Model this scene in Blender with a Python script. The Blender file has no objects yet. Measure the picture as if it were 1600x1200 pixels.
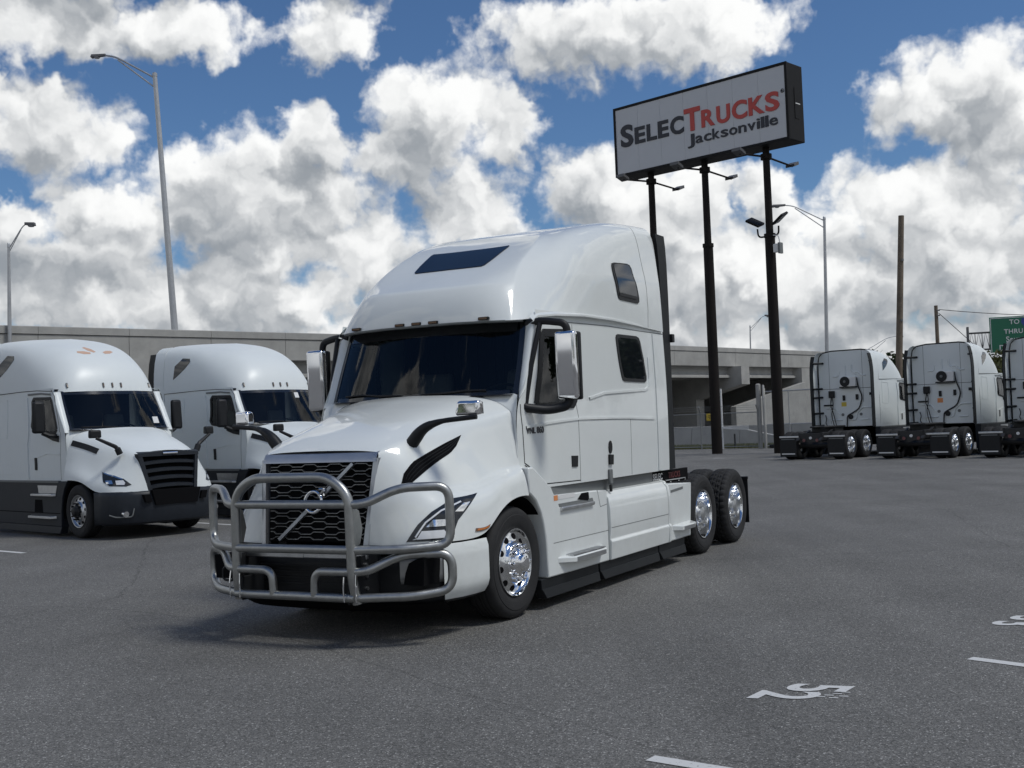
import bpy, bmesh, math, random
import numpy as np
from mathutils import Vector, Matrix
random.seed(7)
R = math.radians
scene = bpy.context.scene
COL = scene.collection

# ------------------------------------------------------------------ camera
FPX, EYE, ROLL, V0 = 1825.0, 1.77, 0.039, 59.0
pitch = math.atan(V0 / FPX)
fw = Vector((0, math.cos(pitch), math.sin(pitch)))
up0 = Vector((0, -math.sin(pitch), math.cos(pitch)))
rt0 = Vector((1, 0, 0))
cx = rt0 * math.cos(ROLL) - up0 * math.sin(ROLL)
cy = rt0 * math.sin(ROLL) + up0 * math.cos(ROLL)
cam_d = bpy.data.cameras.new('camera')
cam = bpy.data.objects.new('camera', cam_d)
COL.objects.link(cam)
m = Matrix.Identity(4)
for i, a in enumerate((cx, cy, -fw)):
    m[0][i], m[1][i], m[2][i] = a
m[2][3] = EYE
cam.matrix_world = m
cam_d.sensor_width = 36.0
cam_d.lens = FPX * 36.0 / 1600.0
cam_d.clip_end = 5000
scene.camera = cam

# ------------------------------------------------------------------ sun and exposure
SUN_EL, SUN_AZ = 59.0, 110.0            # degrees above the horizon, degrees right of straight ahead
sd = bpy.data.lights.new('sun', 'SUN')
sd.energy = 1.65
sd.angle = R(14)
sd.color = (1.0, 0.985, 0.93)
sun = bpy.data.objects.new('sun', sd)
COL.objects.link(sun)
sdir = Vector((math.sin(R(SUN_AZ)) * math.cos(R(SUN_EL)), math.cos(R(SUN_AZ)) * math.cos(R(SUN_EL)), math.sin(R(SUN_EL))))
sun.rotation_euler = (-sdir).to_track_quat('-Z', 'Y').to_euler()
scene.view_settings.view_transform = 'Standard'
scene.view_settings.look = 'None'
scene.view_settings.exposure = 0.2
scene.view_settings.gamma = 1.0

# ------------------------------------------------------------------ sky with cumulus clouds
world = bpy.data.worlds.new('World')
scene.world = world
world.use_nodes = True
wn, wl = world.node_tree.nodes, world.node_tree.links
wn.clear()

CLOUDS = [(-21.7, 18.7, 7.5, 1.9), (-15.7, 18.5, 4.4, 1.7), (-21.5, 14.0, 4.4, 2.4), (-8.1, 18.7, 2.8, 1.9), (-14.2, 11.7, 3.8, 2.8), (-11.2, 10.5, 6.3, 4.1), (-18.6, 9.9, 3.8, 2.7), (-20.6, 7.2, 6.3, 3.1), (-14.0, 6.3, 9.4, 2.7), (-9.3, 13.6, 2.2, 2.0), (-6.8, 8.3, 3.1, 2.8), (-23.1, 9.8, 1.9, 1.4), (-3.0, 15.1, 4.4, 2.7), (-4.6, 13.1, 4.1, 2.2), (0.2, 14.5, 2.2, 2.2), (-1.9, 10.0, 3.5, 2.5), (5.7, 18.2, 7.5, 2.5), (10.4, 18.0, 4.4, 2.0), (4.2, 11.3, 2.8, 2.4), (7.9, 10.2, 5.3, 2.7), (12.6, 10.2, 1.9, 1.9), (11.1, 6.6, 7.5, 3.5), (21.1, 14.0, 4.2, 2.7), (23.4, 12.5, 3.5, 4.4), (19.4, 9.6, 5.3, 2.2), (21.3, 6.8, 7.5, 3.8), (16.1, 5.4, 7.8, 3.1), (2.0, 5.5, 14.1, 3.1)]

def bank_group():
    """how deep inside a cloud bank a direction lies (degrees of azimuth and elevation in)"""
    g = bpy.data.node_groups.new('cloud_banks', 'ShaderNodeTree')
    g.interface.new_socket('Angles', in_out='INPUT', socket_type='NodeSocketVector')
    g.interface.new_socket('Depth', in_out='OUTPUT', socket_type='NodeSocketFloat')
    n, l = g.nodes, g.links
    gi, go = n.new('NodeGroupInput'), n.new('NodeGroupOutput')
    def mth(op, a, b=None, c=None):
        q = n.new('ShaderNodeMath'); q.operation = op
        for k, v in enumerate((a, b, c)):
            if v is None: continue
            if isinstance(v, (int, float)): q.inputs[k].default_value = v
            else: l.new(v, q.inputs[k])
        return q.outputs[0]
    A = gi.outputs[0]
    acc = None
    for (az, el, rx, ry) in CLOUDS:
        q = n.new('ShaderNodeVectorMath'); q.operation = 'MULTIPLY_ADD'
        l.new(A, q.inputs[0]); q.inputs[1].default_value = (1 / rx, 1 / ry, 0); q.inputs[2].default_value = (-az / rx, -el / ry, 0)
        ln = n.new('ShaderNodeVectorMath'); ln.operation = 'LENGTH'; l.new(q.outputs[0], ln.inputs[0])
        acc = ln.outputs['Value'] if acc is None else mth('SMOOTH_MIN', acc, ln.outputs['Value'], 0.3)
    acc = mth('SUBTRACT', 1.1, acc)
    # the same broken cumulus goes on all round, outside the stretch described above
    gen = n.new('ShaderNodeTexNoise'); gen.noise_dimensions = '2D'; gen.inputs['Scale'].default_value = 0.07; gen.inputs['Detail'].default_value = 2
    l.new(A, gen.inputs['Vector'])
    gv = mth('MULTIPLY_ADD', gen.outputs['Fac'], 5.0, -2.2)
    sp = n.new('ShaderNodeSeparateXYZ'); l.new(A, sp.inputs[0])
    gv = mth('ADD', gv, mth('MAXIMUM', mth('MINIMUM', mth('MULTIPLY_ADD', sp.outputs[1], -0.07, 2.1), 0.9), -2.6))   # cumulus crowds towards the horizon, gaps open overhead
    far = mth('MAXIMUM', mth('MULTIPLY_ADD', mth('ABSOLUTE', sp.outputs[0]), 0.2, -5.4), mth('MULTIPLY_ADD', sp.outputs[1], 0.25, -5.5))
    acc = mth('MAXIMUM', acc, mth('MULTIPLY_ADD', mth('MINIMUM', far, 0.0), 3.0, gv))
    hz = mth('MULTIPLY_ADD', mth('ABSOLUTE', sp.outputs[1]), -0.13, 1.05)      # distant cloud along the horizon
    acc = mth('MINIMUM', mth('MAXIMUM', acc, hz), 0.9)
    l.new(acc, go.inputs[0])
    return g

def wmath(op, a, b=None, c=None):
    q = wn.new('ShaderNodeMath'); q.operation = op
    for k, v in enumerate((a, b, c)):
        if v is None: continue
        if isinstance(v, (int, float)): q.inputs[k].default_value = v
        else: wl.new(v, q.inputs[k])
    return q.outputs[0]
def wramp(v, lo, hi):
    q = wn.new('ShaderNodeMapRange'); q.interpolation_type = 'SMOOTHSTEP'
    q.inputs[1].default_value = lo; q.inputs[2].default_value = hi
    wl.new(v, q.inputs[0]); return q.outputs[0]
def wmix(f, a, b):
    q = wn.new('ShaderNodeMix'); q.data_type = 'RGBA'
    wl.new(f, q.inputs[0])
    for k, v in ((6, a), (7, b)):
        if isinstance(v, tuple): q.inputs[k].default_value = (*v, 1)
        else: wl.new(v, q.inputs[k])
    return q.outputs[2]

tc = wn.new('ShaderNodeTexCoord')
sep = wn.new('ShaderNodeSeparateXYZ'); wl.new(tc.outputs['Generated'], sep.inputs[0])
az = wmath('MULTIPLY', wmath('ARCTAN2', sep.outputs[0], sep.outputs[1]), 57.29578)
el = wmath('MULTIPLY', wmath('ARCSINE', sep.outputs[2]), 57.29578)
ang = wn.new('ShaderNodeCombineXYZ'); wl.new(az, ang.inputs[0]); wl.new(el, ang.inputs[1])
GRP = bank_group()
def vadd(v, off):
    a = wn.new('ShaderNodeVectorMath'); a.operation = 'ADD'; wl.new(v, a.inputs[0]); a.inputs[1].default_value = (*off, 0); return a.outputs[0]
def bank(v):
    g = wn.new('ShaderNodeGroup'); g.node_tree = GRP; wl.new(v, g.inputs[0]); return g.outputs[0]
def fbm(v, sc, det, rough, out='Fac'):
    z = wn.new('ShaderNodeTexNoise'); z.noise_dimensions = '2D'; z.inputs['Scale'].default_value = sc; z.inputs['Detail'].default_value = det; z.inputs['Roughness'].default_value = rough
    wl.new(v, z.inputs['Vector']); return z.outputs[out]
def puffs(v, sc, det=2):
    z = wn.new('ShaderNodeTexVoronoi'); z.voronoi_dimensions = '2D'; z.feature = 'F1'; z.inputs['Scale'].default_value = sc; z.inputs['Detail'].default_value = det; z.inputs['Roughness'].default_value = .55
    wl.new(v, z.inputs['Vector']); return z.outputs['Distance']
ws = wn.new('ShaderNodeVectorMath'); ws.operation = 'MULTIPLY_ADD'                 # swirl the outlines
wl.new(fbm(ang.outputs[0], .42, 4, .6, 'Color'), ws.inputs[0]); ws.inputs[1].default_value = (2.8, 2.0, 0); ws.inputs[2].default_value = (-1.4, -1.0, 0)
wa = wn.new('ShaderNodeVectorMath'); wa.operation = 'ADD'; wl.new(ang.outputs[0], wa.inputs[0]); wl.new(ws.outputs[0], wa.inputs[1])
W = wa.outputs[0]
B0 = bank(W); B1 = bank(vadd(W, (.5, 1.7)))
n0 = wmath('SUBTRACT', fbm(ang.outputs[0], .48, 7, .54), .5)
p0 = wmath('SUBTRACT', .40, puffs(W, .42)); p1 = wmath('SUBTRACT', .40, puffs(vadd(W, (.25, .70)), .42, 1))
def dsum(bk, nz, pf): return wmath('ADD', wmath('MULTIPLY', bk, 1.35), wmath('ADD', wmath('MULTIPLY', nz, 1.15), wmath('MULTIPLY', pf, .45)))
d0 = dsum(B0, n0, p0)
alpha = wramp(d0, -0.08, 0.50)
above = wmath('ADD', wmath('MULTIPLY', B1, 1.05), wmath('MULTIPLY', n0, .35))      # cloud between here and the sun
lit = wmath('SUBTRACT', 1.0, wramp(above, -0.35, 1.25))
soft = wmath('SUBTRACT', fbm(W, .19, 2, .5), .5)
lit = wmath('ADD', wmath('MULTIPLY', lit, 1.0), wmath('MULTIPLY', wmath('SUBTRACT', p0, p1), 0.6))
lit = wmath('ADD', wmath('ADD', lit, wmath('MULTIPLY', n0, .12)), wmath('MULTIPLY_ADD', soft, 1.5, -.10))
lit = wramp(lit, -0.62, 0.98)
sky = wn.new('ShaderNodeTexSky'); sky.sky_type = 'NISHITA'; sky.sun_disc = False
sky.sun_elevation = R(SUN_EL); sky.sun_rotation = R(SUN_AZ)
sky.air_density = 1.0; sky.dust_density = 0.2; sky.ozone_density = 1.5; sky.altitude = 0
blue = wn.new('ShaderNodeVectorMath'); blue.operation = 'MULTIPLY'; wl.new(sky.outputs[0], blue.inputs[0]); blue.inputs[1].default_value = (.395, .535, .695)
cl = wmix(lit, (2.6, 2.85, 3.15), (8.6, 8.65, 8.6))
fin = wmix(alpha, blue.outputs[0], cl)
world.cycles.sampling_method = 'MANUAL'; world.cycles.sample_map_resolution = 512
bg = wn.new('ShaderNodeBackground'); wl.new(fin, bg.inputs['Color']); bg.inputs['Strength'].default_value = 0.1
wo = wn.new('ShaderNodeOutputWorld'); wl.new(bg.outputs[0], wo.inputs['Surface'])

# ------------------------------------------------------------------ materials
MATS = {}
def mat(name, col, rough=0.5, metal=0.0, coat=0.0, var=0.0, vscale=6.0, bump=0.0, bscale=80.0, emit=None, coat_rough=0.03, spec=0.5, dirt=0.0):
    m = bpy.data.materials.new(name); m.use_nodes = True
    n, l = m.node_tree.nodes, m.node_tree.links
    b = n['Principled BSDF']
    b.inputs['Base Color'].default_value = (*col, 1)
    b.inputs['Roughness'].default_value = rough
    b.inputs['Metallic'].default_value = metal
    b.inputs['Coat Weight'].default_value = coat
    b.inputs['Coat Roughness'].default_value = coat_rough
    b.inputs['Specular IOR Level'].default_value = spec
    if var or bump or dirt:
        t = n.new('ShaderNodeTexCoord')
    if var:
        z = n.new('ShaderNodeTexNoise'); z.inputs['Scale'].default_value = vscale; z.inputs['Detail'].default_value = 6; z.inputs['Roughness'].default_value = 0.65
        l.new(t.outputs['Object'], z.inputs['Vector'])
        r = n.new('ShaderNodeMapRange'); r.inputs[1].default_value = 0.3; r.inputs[2].default_value = 0.7; r.inputs[3].default_value = 1 - var; r.inputs[4].default_value = 1 + var
        l.new(z.outputs['Fac'], r.inputs[0])
        x = n.new('ShaderNodeVectorMath'); x.operation = 'SCALE'; x.inputs[0].default_value = col
        l.new(r.outputs[0], x.inputs['Scale']); l.new(x.outputs[0], b.inputs['Base Color'])
        rr = n.new('ShaderNodeMapRange'); rr.inputs[3].default_value = max(0.02, rough - 0.08); rr.inputs[4].default_value = rough + 0.1
        l.new(z.outputs['Fac'], rr.inputs[0]); l.new(rr.outputs[0], b.inputs['Roughness'])
    if bump:
        z2 = n.new('ShaderNodeTexNoise'); z2.inputs['Scale'].default_value = bscale; z2.inputs['Detail'].default_value = 4
        l.new(t.outputs['Object'], z2.inputs['Vector'])
        bp = n.new('ShaderNodeBump'); bp.inputs['Strength'].default_value = bump; bp.inputs['Distance'].default_value = 0.01
        l.new(z2.outputs['Fac'], bp.inputs['Height']); l.new(bp.outputs[0], b.inputs['Normal'])
    MATS[name] = m
    return m

def paint(name, col, rough=0.3, coat_rough=0.055):
    """sprayed bodywork: clear coat, faint waviness, road film low down"""
    m = mat(name, col, rough, 0, 1.0, coat_rough=coat_rough, spec=0.15)
    n, l = m.node_tree.nodes, m.node_tree.links
    b = n['Principled BSDF']
    t = n.new('ShaderNodeTexCoord')
    z = n.new('ShaderNodeTexNoise'); z.inputs['Scale'].default_value = 3.0; z.inputs['Detail'].default_value = 2
    l.new(t.outputs['Object'], z.inputs['Vector'])
    bp = n.new('ShaderNodeBump'); bp.inputs['Strength'].default_value = 0.25; bp.inputs['Distance'].default_value = 0.012
    l.new(z.outputs['Fac'], bp.inputs['Height']); l.new(bp.outputs[0], b.inputs['Coat Normal'])
    z3 = n.new('ShaderNodeTexNoise'); z3.inputs['Scale'].default_value = 2.2; z3.inputs['Detail'].default_value = 7; z3.inputs['Roughness'].default_value = 0.7
    l.new(t.outputs['Object'], z3.inputs['Vector'])
    sp = n.new('ShaderNodeSeparateXYZ'); l.new(t.outputs['Object'], sp.inputs[0])
    lo = n.new('ShaderNodeMapRange'); lo.inputs[1].default_value = 0.2; lo.inputs[2].default_value = 1.5; lo.inputs[3].default_value = 0.42; lo.inputs[4].default_value = 0.1
    l.new(sp.outputs[2], lo.inputs[0])
    fr = n.new('ShaderNodeMapRange'); fr.inputs[1].default_value = 0.42; fr.inputs[2].default_value = 0.75
    l.new(z3.outputs['Fac'], fr.inputs[0])
    mu = n.new('ShaderNodeMath'); mu.operation = 'MULTIPLY'; l.new(fr.outputs[0], mu.inputs[0]); l.new(lo.outputs[0], mu.inputs[1])
    mx = n.new('ShaderNodeMix'); mx.data_type = 'RGBA'; l.new(mu.outputs[0], mx.inputs[0])
    mx.inputs[6].default_value = (*col, 1); mx.inputs[7].default_value = (col[0] * 0.72, col[1] * 0.70, col[2] * 0.66, 1)
    l.new(mx.outputs[2], b.inputs['Base Color'])
    return m

def glass(name, tint, refl_rough=0.0, trans=0.6):
    m = bpy.data.materials.new(name); m.use_nodes = True
    n, l = m.node_tree.nodes, m.node_tree.links
    n.clear()
    t = n.new('ShaderNodeBsdfTransparent'); t.inputs[0].default_value = (*[trans * c for c in tint], 1)
    g = n.new('ShaderNodeBsdfGlossy'); g.inputs['Roughness'].default_value = refl_rough
    f = n.new('ShaderNodeFresnel'); f.inputs['IOR'].default_value = 1.5
    x = n.new('ShaderNodeMixShader'); o = n.new('ShaderNodeOutputMaterial')
    l.new(f.outputs[0], x.inputs[0]); l.new(t.outputs[0], x.inputs[1]); l.new(g.outputs[0], x.inputs[2]); l.new(x.outputs[0], o.inputs[0])
    MATS[name] = m
    return m

paint('white', (0.785, 0.815, 0.80))
paint('white_fleet', (0.76, 0.80, 0.80), coat_rough=0.32)
MATS['white_fleet'].node_tree.nodes['Principled BSDF'].inputs['Coat Weight'].default_value = 0.55      # duller, weathered clear coat
MATS['white_fleet'].node_tree.nodes['Principled BSDF'].inputs['Roughness'].default_value = 0.5
mat('chrome', (0.93, 0.93, 0.94), 0.035, 1.0)
mat('alloy', (0.86, 0.87, 0.88), 0.09, 1.0, var=0.06, vscale=9)
mat('alloy_dull', (0.62, 0.63, 0.64), 0.33, 1.0, var=0.1, vscale=12)
mat('guard', (0.40, 0.405, 0.395), 0.38, 1.0, var=0.12, vscale=14, bump=0.12, bscale=160)
mat('trim_silver', (0.52, 0.54, 0.57), 0.3, 0.85, var=0.05)
mat('grille_bar', (0.34, 0.345, 0.35), 0.32, 0.9)
mat('black', (0.013, 0.014, 0.016), 0.45, var=0.15, vscale=8, bump=0.1, bscale=300, spec=0.3)
mat('black_gloss', (0.01, 0.011, 0.013), 0.12, coat=0.6)
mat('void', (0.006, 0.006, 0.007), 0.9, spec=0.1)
mat('soft_black', (0.012, 0.014, 0.016), 0.5, var=0.12, vscale=5, spec=0.22)
mat('charcoal', (0.020, 0.024, 0.031), 0.42, var=0.12, vscale=5, bump=0.1, bscale=260, spec=0.25)
mat('grey_trim', (0.16, 0.17, 0.17), 0.5, var=0.1)
mat('rubber', (0.022, 0.022, 0.023), 0.75, var=0.25, vscale=7, bump=0.25, bscale=120, spec=0.35)
mat('frame_black', (0.02, 0.02, 0.021), 0.55, var=0.25, vscale=6)
mat('dark_glass', (0.008, 0.010, 0.013), 0.03, spec=0.6)
mat('sky_glass', (0.012, 0.016, 0.024), 0.04, spec=0.7)
mat('amber', (0.55, 0.16, 0.02), 0.2, coat=0.5)
mat('amber_dark', (0.16, 0.09, 0.05), 0.25, coat=0.5)
mat('red_lens', (0.17, 0.06, 0.06), 0.3, coat=0.4)
mat('lens', (0.75, 0.77, 0.8), 0.12, coat=1.0)
mat('seat', (0.075, 0.075, 0.08), 0.8)
mat('interior', (0.020, 0.023, 0.03), 0.9, spec=0.2)
mat('label_white', (0.75, 0.75, 0.74), 0.5)
mat('label_orange', (0.75, 0.28, 0.1), 0.5)
mat('label_yellow', (0.62, 0.47, 0.06), 0.5)
mat('letters_dark', (0.05, 0.05, 0.055), 0.35)
mat('letters_red_dark', (0.10, 0.012, 0.014), 0.5)
mat('peach', (0.62, 0.40, 0.29), 0.5)
mat('cable', (0.015, 0.015, 0.017), 0.5)
glass('windshield', (0.78, 0.9, 0.92), trans=0.86)
glass('side_glass', (0.74, 0.86, 0.86), trans=0.6)

# ------------------------------------------------------------------ mesh helpers
def mk(name, vf, material, parent=None, smooth=38, bevel=0.0, seg=2, label=None):
    v, f = vf
    me = bpy.data.meshes.new(name)
    me.from_pydata([tuple(map(float, p)) for p in v], [], [tuple(q) for q in f])
    me.validate(clean_customdata=False)
    me.update()
    if smooth:
        me.polygons.foreach_set('use_smooth', [True] * len(me.polygons))
        me.set_sharp_from_angle(angle=R(smooth))
    me.materials.append(MATS[material])
    o = bpy.data.objects.new(name, me)
    COL.objects.link(o)
    if parent: o.parent = parent
    if bevel:
        b = o.modifiers.new('bevel', 'BEVEL'); b.width = bevel; b.segments = seg; b.limit_method = 'ANGLE'; b.angle_limit = R(40)
    if label: o['label'] = label
    return o

def thing(name, label, cat, loc=(0, 0, 0), rz=0.0, group=None, scale=1.0):
    o = bpy.data.objects.new(name, None); COL.objects.link(o)
    o.location = loc; o.rotation_euler = (0, 0, rz); o.scale = (scale,) * 3
    o.empty_display_size = 0.3
    tag(o, label, cat, group)
    return o
def tag(o, label, cat, group=None):
    o['label'] = label; o['category'] = cat
    if group: o['group'] = group
    return o
def struct(o, kind='structure'):
    o['kind'] = kind
    return o
def dup(root, loc, rz, label, scale=1.0, skip=()):
    r = root.copy(); COL.objects.link(r)
    r.location = loc; r.rotation_euler = (0, 0, rz); r.scale = (scale,) * 3
    r['label'] = label
    for ch in root.children:
        if ch.name.split('.')[0] in skip: continue
        c = ch.copy(); COL.objects.link(c); c.parent = r
        for g in ch.children:
            d = g.copy(); COL.objects.link(d); d.parent = c
    return r

def join(*vfs):
    V, F = [], []
    for v, f in vfs:
        k = len(V); V += list(v); F += [tuple(i + k for i in q) for q in f]
    return V, F
def mir(vf):
    v, f = vf
    return [(-p[0], p[1], p[2]) for p in v], [tuple(reversed(q)) for q in f]
def both(vf): return join(vf, mir(vf))
def shift(vf, d):
    return [(p[0] + d[0], p[1] + d[1], p[2] + d[2]) for p in vf[0]], vf[1]
def box(x0, x1, y0, y1, z0, z1):
    v = [(x0, y0, z0), (x1, y0, z0), (x1, y1, z0), (x0, y1, z0), (x0, y0, z1), (x1, y0, z1), (x1, y1, z1), (x0, y1, z1)]
    return v, [(3, 2, 1, 0), (4, 5, 6, 7), (0, 1, 5, 4), (1, 2, 6, 5), (2, 3, 7, 6), (3, 0, 4, 7)]
def hexa(p):                     # eight corners: bottom ring, top ring
    return list(p), [(3, 2, 1, 0), (4, 5, 6, 7), (0, 1, 5, 4), (1, 2, 6, 5), (2, 3, 7, 6), (3, 0, 4, 7)]
def prism(poly, axis, a, b):
    """polygon in the two other axes, extruded along axis from a to b"""
    def P(q, t):
        if axis == 0: return (t, q[0], q[1])
        if axis == 1: return (q[0], t, q[1])
        return (q[0], q[1], t)
    n = len(poly)
    ar = sum(poly[i][0] * poly[(i + 1) % n][1] - poly[(i + 1) % n][0] * poly[i][1] for i in range(n))
    v = [P(q, a) for q in poly] + [P(q, b) for q in poly]
    f = [tuple(range(n - 1, -1, -1)), tuple(range(n, 2 * n))] + [(i, (i + 1) % n, n + (i + 1) % n, n + i) for i in range(n)]
    flip = (ar > 0) != (b > a)
    if axis == 1: flip = not flip
    if flip: f = [tuple(reversed(q)) for q in f]
    return v, f
def grid(rows, closed_c=False):
    R_, C_ = len(rows), len(rows[0])
    v = [tuple(p) for r in rows for p in r]
    f = []
    for i in range(R_ - 1):
        for j in range(C_ if closed_c else C_ - 1):
            k = (j + 1) % C_
            f.append((i * C_ + j, i * C_ + k, (i + 1) * C_ + k, (i + 1) * C_ + j))
    return v, f
def fillet(pts, rad, n=6):
    pts = [Vector(p) for p in pts]
    out = [pts[0]]
    for i in range(1, len(pts) - 1):
        a, b, c = pts[i - 1], pts[i], pts[i + 1]
        r = min(rad, (a - b).length * 0.48, (c - b).length * 0.48)
        p, q = b + (a - b).normalized() * r, b + (c - b).normalized() * r
        for k in range(n + 1):
            t = k / n
            out.append(p * (1 - t) ** 2 + b * 2 * t * (1 - t) + q * t ** 2)
    out.append(pts[-1])
    return out
def tube(path, r, n=12, caps=True):
    P = [Vector(p) for p in path]
    rr = r if isinstance(r, (list, tuple)) else [r] * len(P)
    t0 = (P[1] - P[0]).normalized()
    u = t0.orthogonal().normalized()
    rows = []
    for i, p in enumerate(P):
        t = ((P[min(i + 1, len(P) - 1)] - p).normalized() + (p - P[max(i - 1, 0)]).normalized())
        t = t.normalized() if t.length > 1e-6 else t0
        u = (u - t * u.dot(t)).normalized()
        w = t.cross(u)
        rows.append([p + (u * math.cos(2 * math.pi * k / n) + w * math.sin(2 * math.pi * k / n)) * rr[i] for k in range(n)])
    v, f = grid(rows, True)
    if caps:
        f.append(tuple(range(n - 1, -1, -1))); k = len(v) - n
        f.append(tuple(range(k, k + n)))
    return v, f
def lathe(prof, n=48, axis='x', caps=False, mod=None):
    """profile of (along, radius)"""
    rows = []
    for i, (a, r) in enumerate(prof):
        row = []
        for k in range(n):
            t = 2 * math.pi * k / n
            q = r + (mod(i, k) if mod else 0)
            if axis == 'x': row.append((a, q * math.cos(t), q * math.sin(t)))
            elif axis == 'z': row.append((q * math.cos(t), q * math.sin(t), a))
            else: row.append((q * math.cos(t), a, -q * math.sin(t)))
        rows.append(row)
    v, f = grid(rows, True)
    if caps:
        f.append(tuple(range(n - 1, -1, -1))); k = len(v) - n; f.append(tuple(range(k, k + n)))
    return v, f
def text_vf(body, size=1.0, depth=0.002, bold=0.0, shear=0.0, align='LEFT', spacing=1.0):
    cu = bpy.data.curves.new('lettering', 'FONT')
    cu.body = body; cu.size = size; cu.extrude = depth; cu.offset = bold; cu.shear = shear; cu.align_x = align; cu.space_character = spacing
    cu.resolution_u = 4
    o = bpy.data.objects.new('lettering', cu); COL.objects.link(o)
    dg = bpy.context.evaluated_depsgraph_get()
    me = bpy.data.meshes.new_from_object(o.evaluated_get(dg))
    v = [tuple(p.co) for p in me.vertices]; f = [tuple(p.vertices) for p in me.polygons]
    bpy.data.objects.remove(o); bpy.data.meshes.remove(me); bpy.data.curves.remove(cu)
    return v, f
def xf(vf, ex, ey, ez, o):
    """map local axes onto the vectors ex, ey, ez at the point o"""
    ex, ey, ez, o = map(Vector, (ex, ey, ez, o))
    return [tuple(o + ex * p[0] + ey * p[1] + ez * p[2]) for p in vf[0]], vf[1]

# clamped uniform cubic B-spline surfaces
def basis(n, ts):
    k = 3
    kn = np.concatenate([np.zeros(k), np.linspace(0, 1, n - k + 1), np.ones(k)])
    out = np.zeros((len(ts), n))
    for a, t in enumerate(ts):
        t = min(max(t, 0.0), 1 - 1e-9)
        N = np.array([1.0 if kn[i] <= t < kn[i + 1] else 0.0 for i in range(len(kn) - 1)])
        for p in range(1, k + 1):
            M = np.zeros(len(kn) - 1 - p)
            for i in range(len(M)):
                a1 = kn[i + p] - kn[i]; a2 = kn[i + p + 1] - kn[i + 1]
                M[i] = (0 if a1 == 0 else (t - kn[i]) / a1 * N[i]) + (0 if a2 == 0 else (kn[i + p + 1] - t) / a2 * N[i + 1])
            N = M
        out[a] = N
    return out
class Surf:
    def __init__(s, ctrl, inner=(0, 1.8, 1.5)):
        s.P = np.array(ctrl, float); s.inner = np.array(inner)
        s.us = np.linspace(0, 1, 61); s.vs = np.linspace(0, 1, 61)
        s.G = s.grid(s.us, s.vs)
    def grid(s, us, vs):
        A, B = basis(s.P.shape[0], us), basis(s.P.shape[1], vs)
        return np.einsum('ai,ijk,bj->abk', A, s.P, B)
    def pt(s, u, v): return s.grid([u], [v])[0, 0]
    def normal(s, u, v):
        e = 1e-3
        u, v = min(max(u, e), 1 - e), min(max(v, e), 1 - e)
        g = s.grid([u - e, u, u + e], [v - e, v, v + e])
        n = np.cross(g[2, 1] - g[0, 1], g[1, 2] - g[1, 0])
        n /= (np.linalg.norm(n) + 1e-12)
        return n if n @ (g[1, 1] - s.inner) > 0 else -n
    def find(s, p, axes=(0, 1, 2)):
        ax = list(axes); p = np.array(p, float)
        d = ((s.G[..., ax] - p[ax]) ** 2).sum(-1)
        i, j = np.unravel_index(d.argmin(), d.shape)
        u, v, h = s.us[i], s.vs[j], 1 / 60
        for _ in range(6):
            U, V = np.clip(np.linspace(u - h, u + h, 7), 0, 1), np.clip(np.linspace(v - h, v + h, 7), 0, 1)
            g = s.grid(U, V); d = ((g[..., ax] - p[ax]) ** 2).sum(-1)
            i, j = np.unravel_index(d.argmin(), d.shape); u, v, h = U[i], V[j], h / 3
        return u, v
    def mesh(s, nu, nv):
        G = s.grid(np.linspace(0, 1, nu), np.linspace(0, 1, nv))
        v, f = grid(G)
        a, b, c = G[nu // 2, nv // 2], G[nu // 2 + 1, nv // 2], G[nu // 2, nv // 2 + 1]
        # faces run (j, j+1, next row): normal = dv x du
        n = np.cross(c - a, b - a)
        if n @ (a - s.inner) < 0: f = [tuple(reversed(q)) for q in f]
        return v, f
    def off(s, uv, o):
        return s.pt(*uv) + s.normal(*uv) * o
    def patch(s, pts, off, axes=(0, 1, 2), rings=5, skirt=0.02, dense=4, lip=None):
        """raised piece that follows the surface inside a star-shaped outline"""
        uv = [np.array(s.find(p, axes)) for p in pts]
        out = []
        for i in range(len(uv)):
            for k in range(dense): out.append(uv[i] + (uv[(i + 1) % len(uv)] - uv[i]) * k / dense)
        c = sum(out) / len(out); n = len(out)
        rows = [[s.off(q, -skirt) for q in out], [s.off(q, off) for q in out]]
        for r in range(1, rings + 1):
            t = 1 - r / (rings + 0.15)
            rows.append([s.off(c + (q - c) * t, off) for q in out])
        v, f = grid(rows, True)
        f.append(tuple(range(len(v) - n, len(v))))
        p = [np.array(v[n + k]) for k in range(n)]
        nn = sum(np.cross(p[k] - p[0], p[(k + 1) % n] - p[0]) for k in range(n))
        if nn @ s.normal(*c) < 0: f = [tuple(reversed(q)) for q in f]
        return v, f
    def strip(s, pts, w, off=0.0015, axes=(0, 1, 2), n=10, depth=0.006):
        uv = [np.array(s.find(p, axes)) for p in pts]
        path = []
        for i in range(len(uv) - 1):
            for k in range(n): path.append(uv[i] + (uv[i + 1] - uv[i]) * k / n)
        path.append(uv[-1])
        C3 = [s.pt(*q) for q in path]; N3 = [s.normal(*q) for q in path]
        rows = []
        for i in range(len(path)):
            t = C3[min(i + 1, len(path) - 1)] - C3[max(i - 1, 0)]
            b = np.cross(N3[i], t); b /= (np.linalg.norm(b) + 1e-9)
            a = C3[i]
            rows.append([a - b * w / 2 - N3[i] * depth, a - b * w / 2 + N3[i] * off, a + b * w / 2 + N3[i] * off, a + b * w / 2 - N3[i] * depth])
        return grid(rows)
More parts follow.
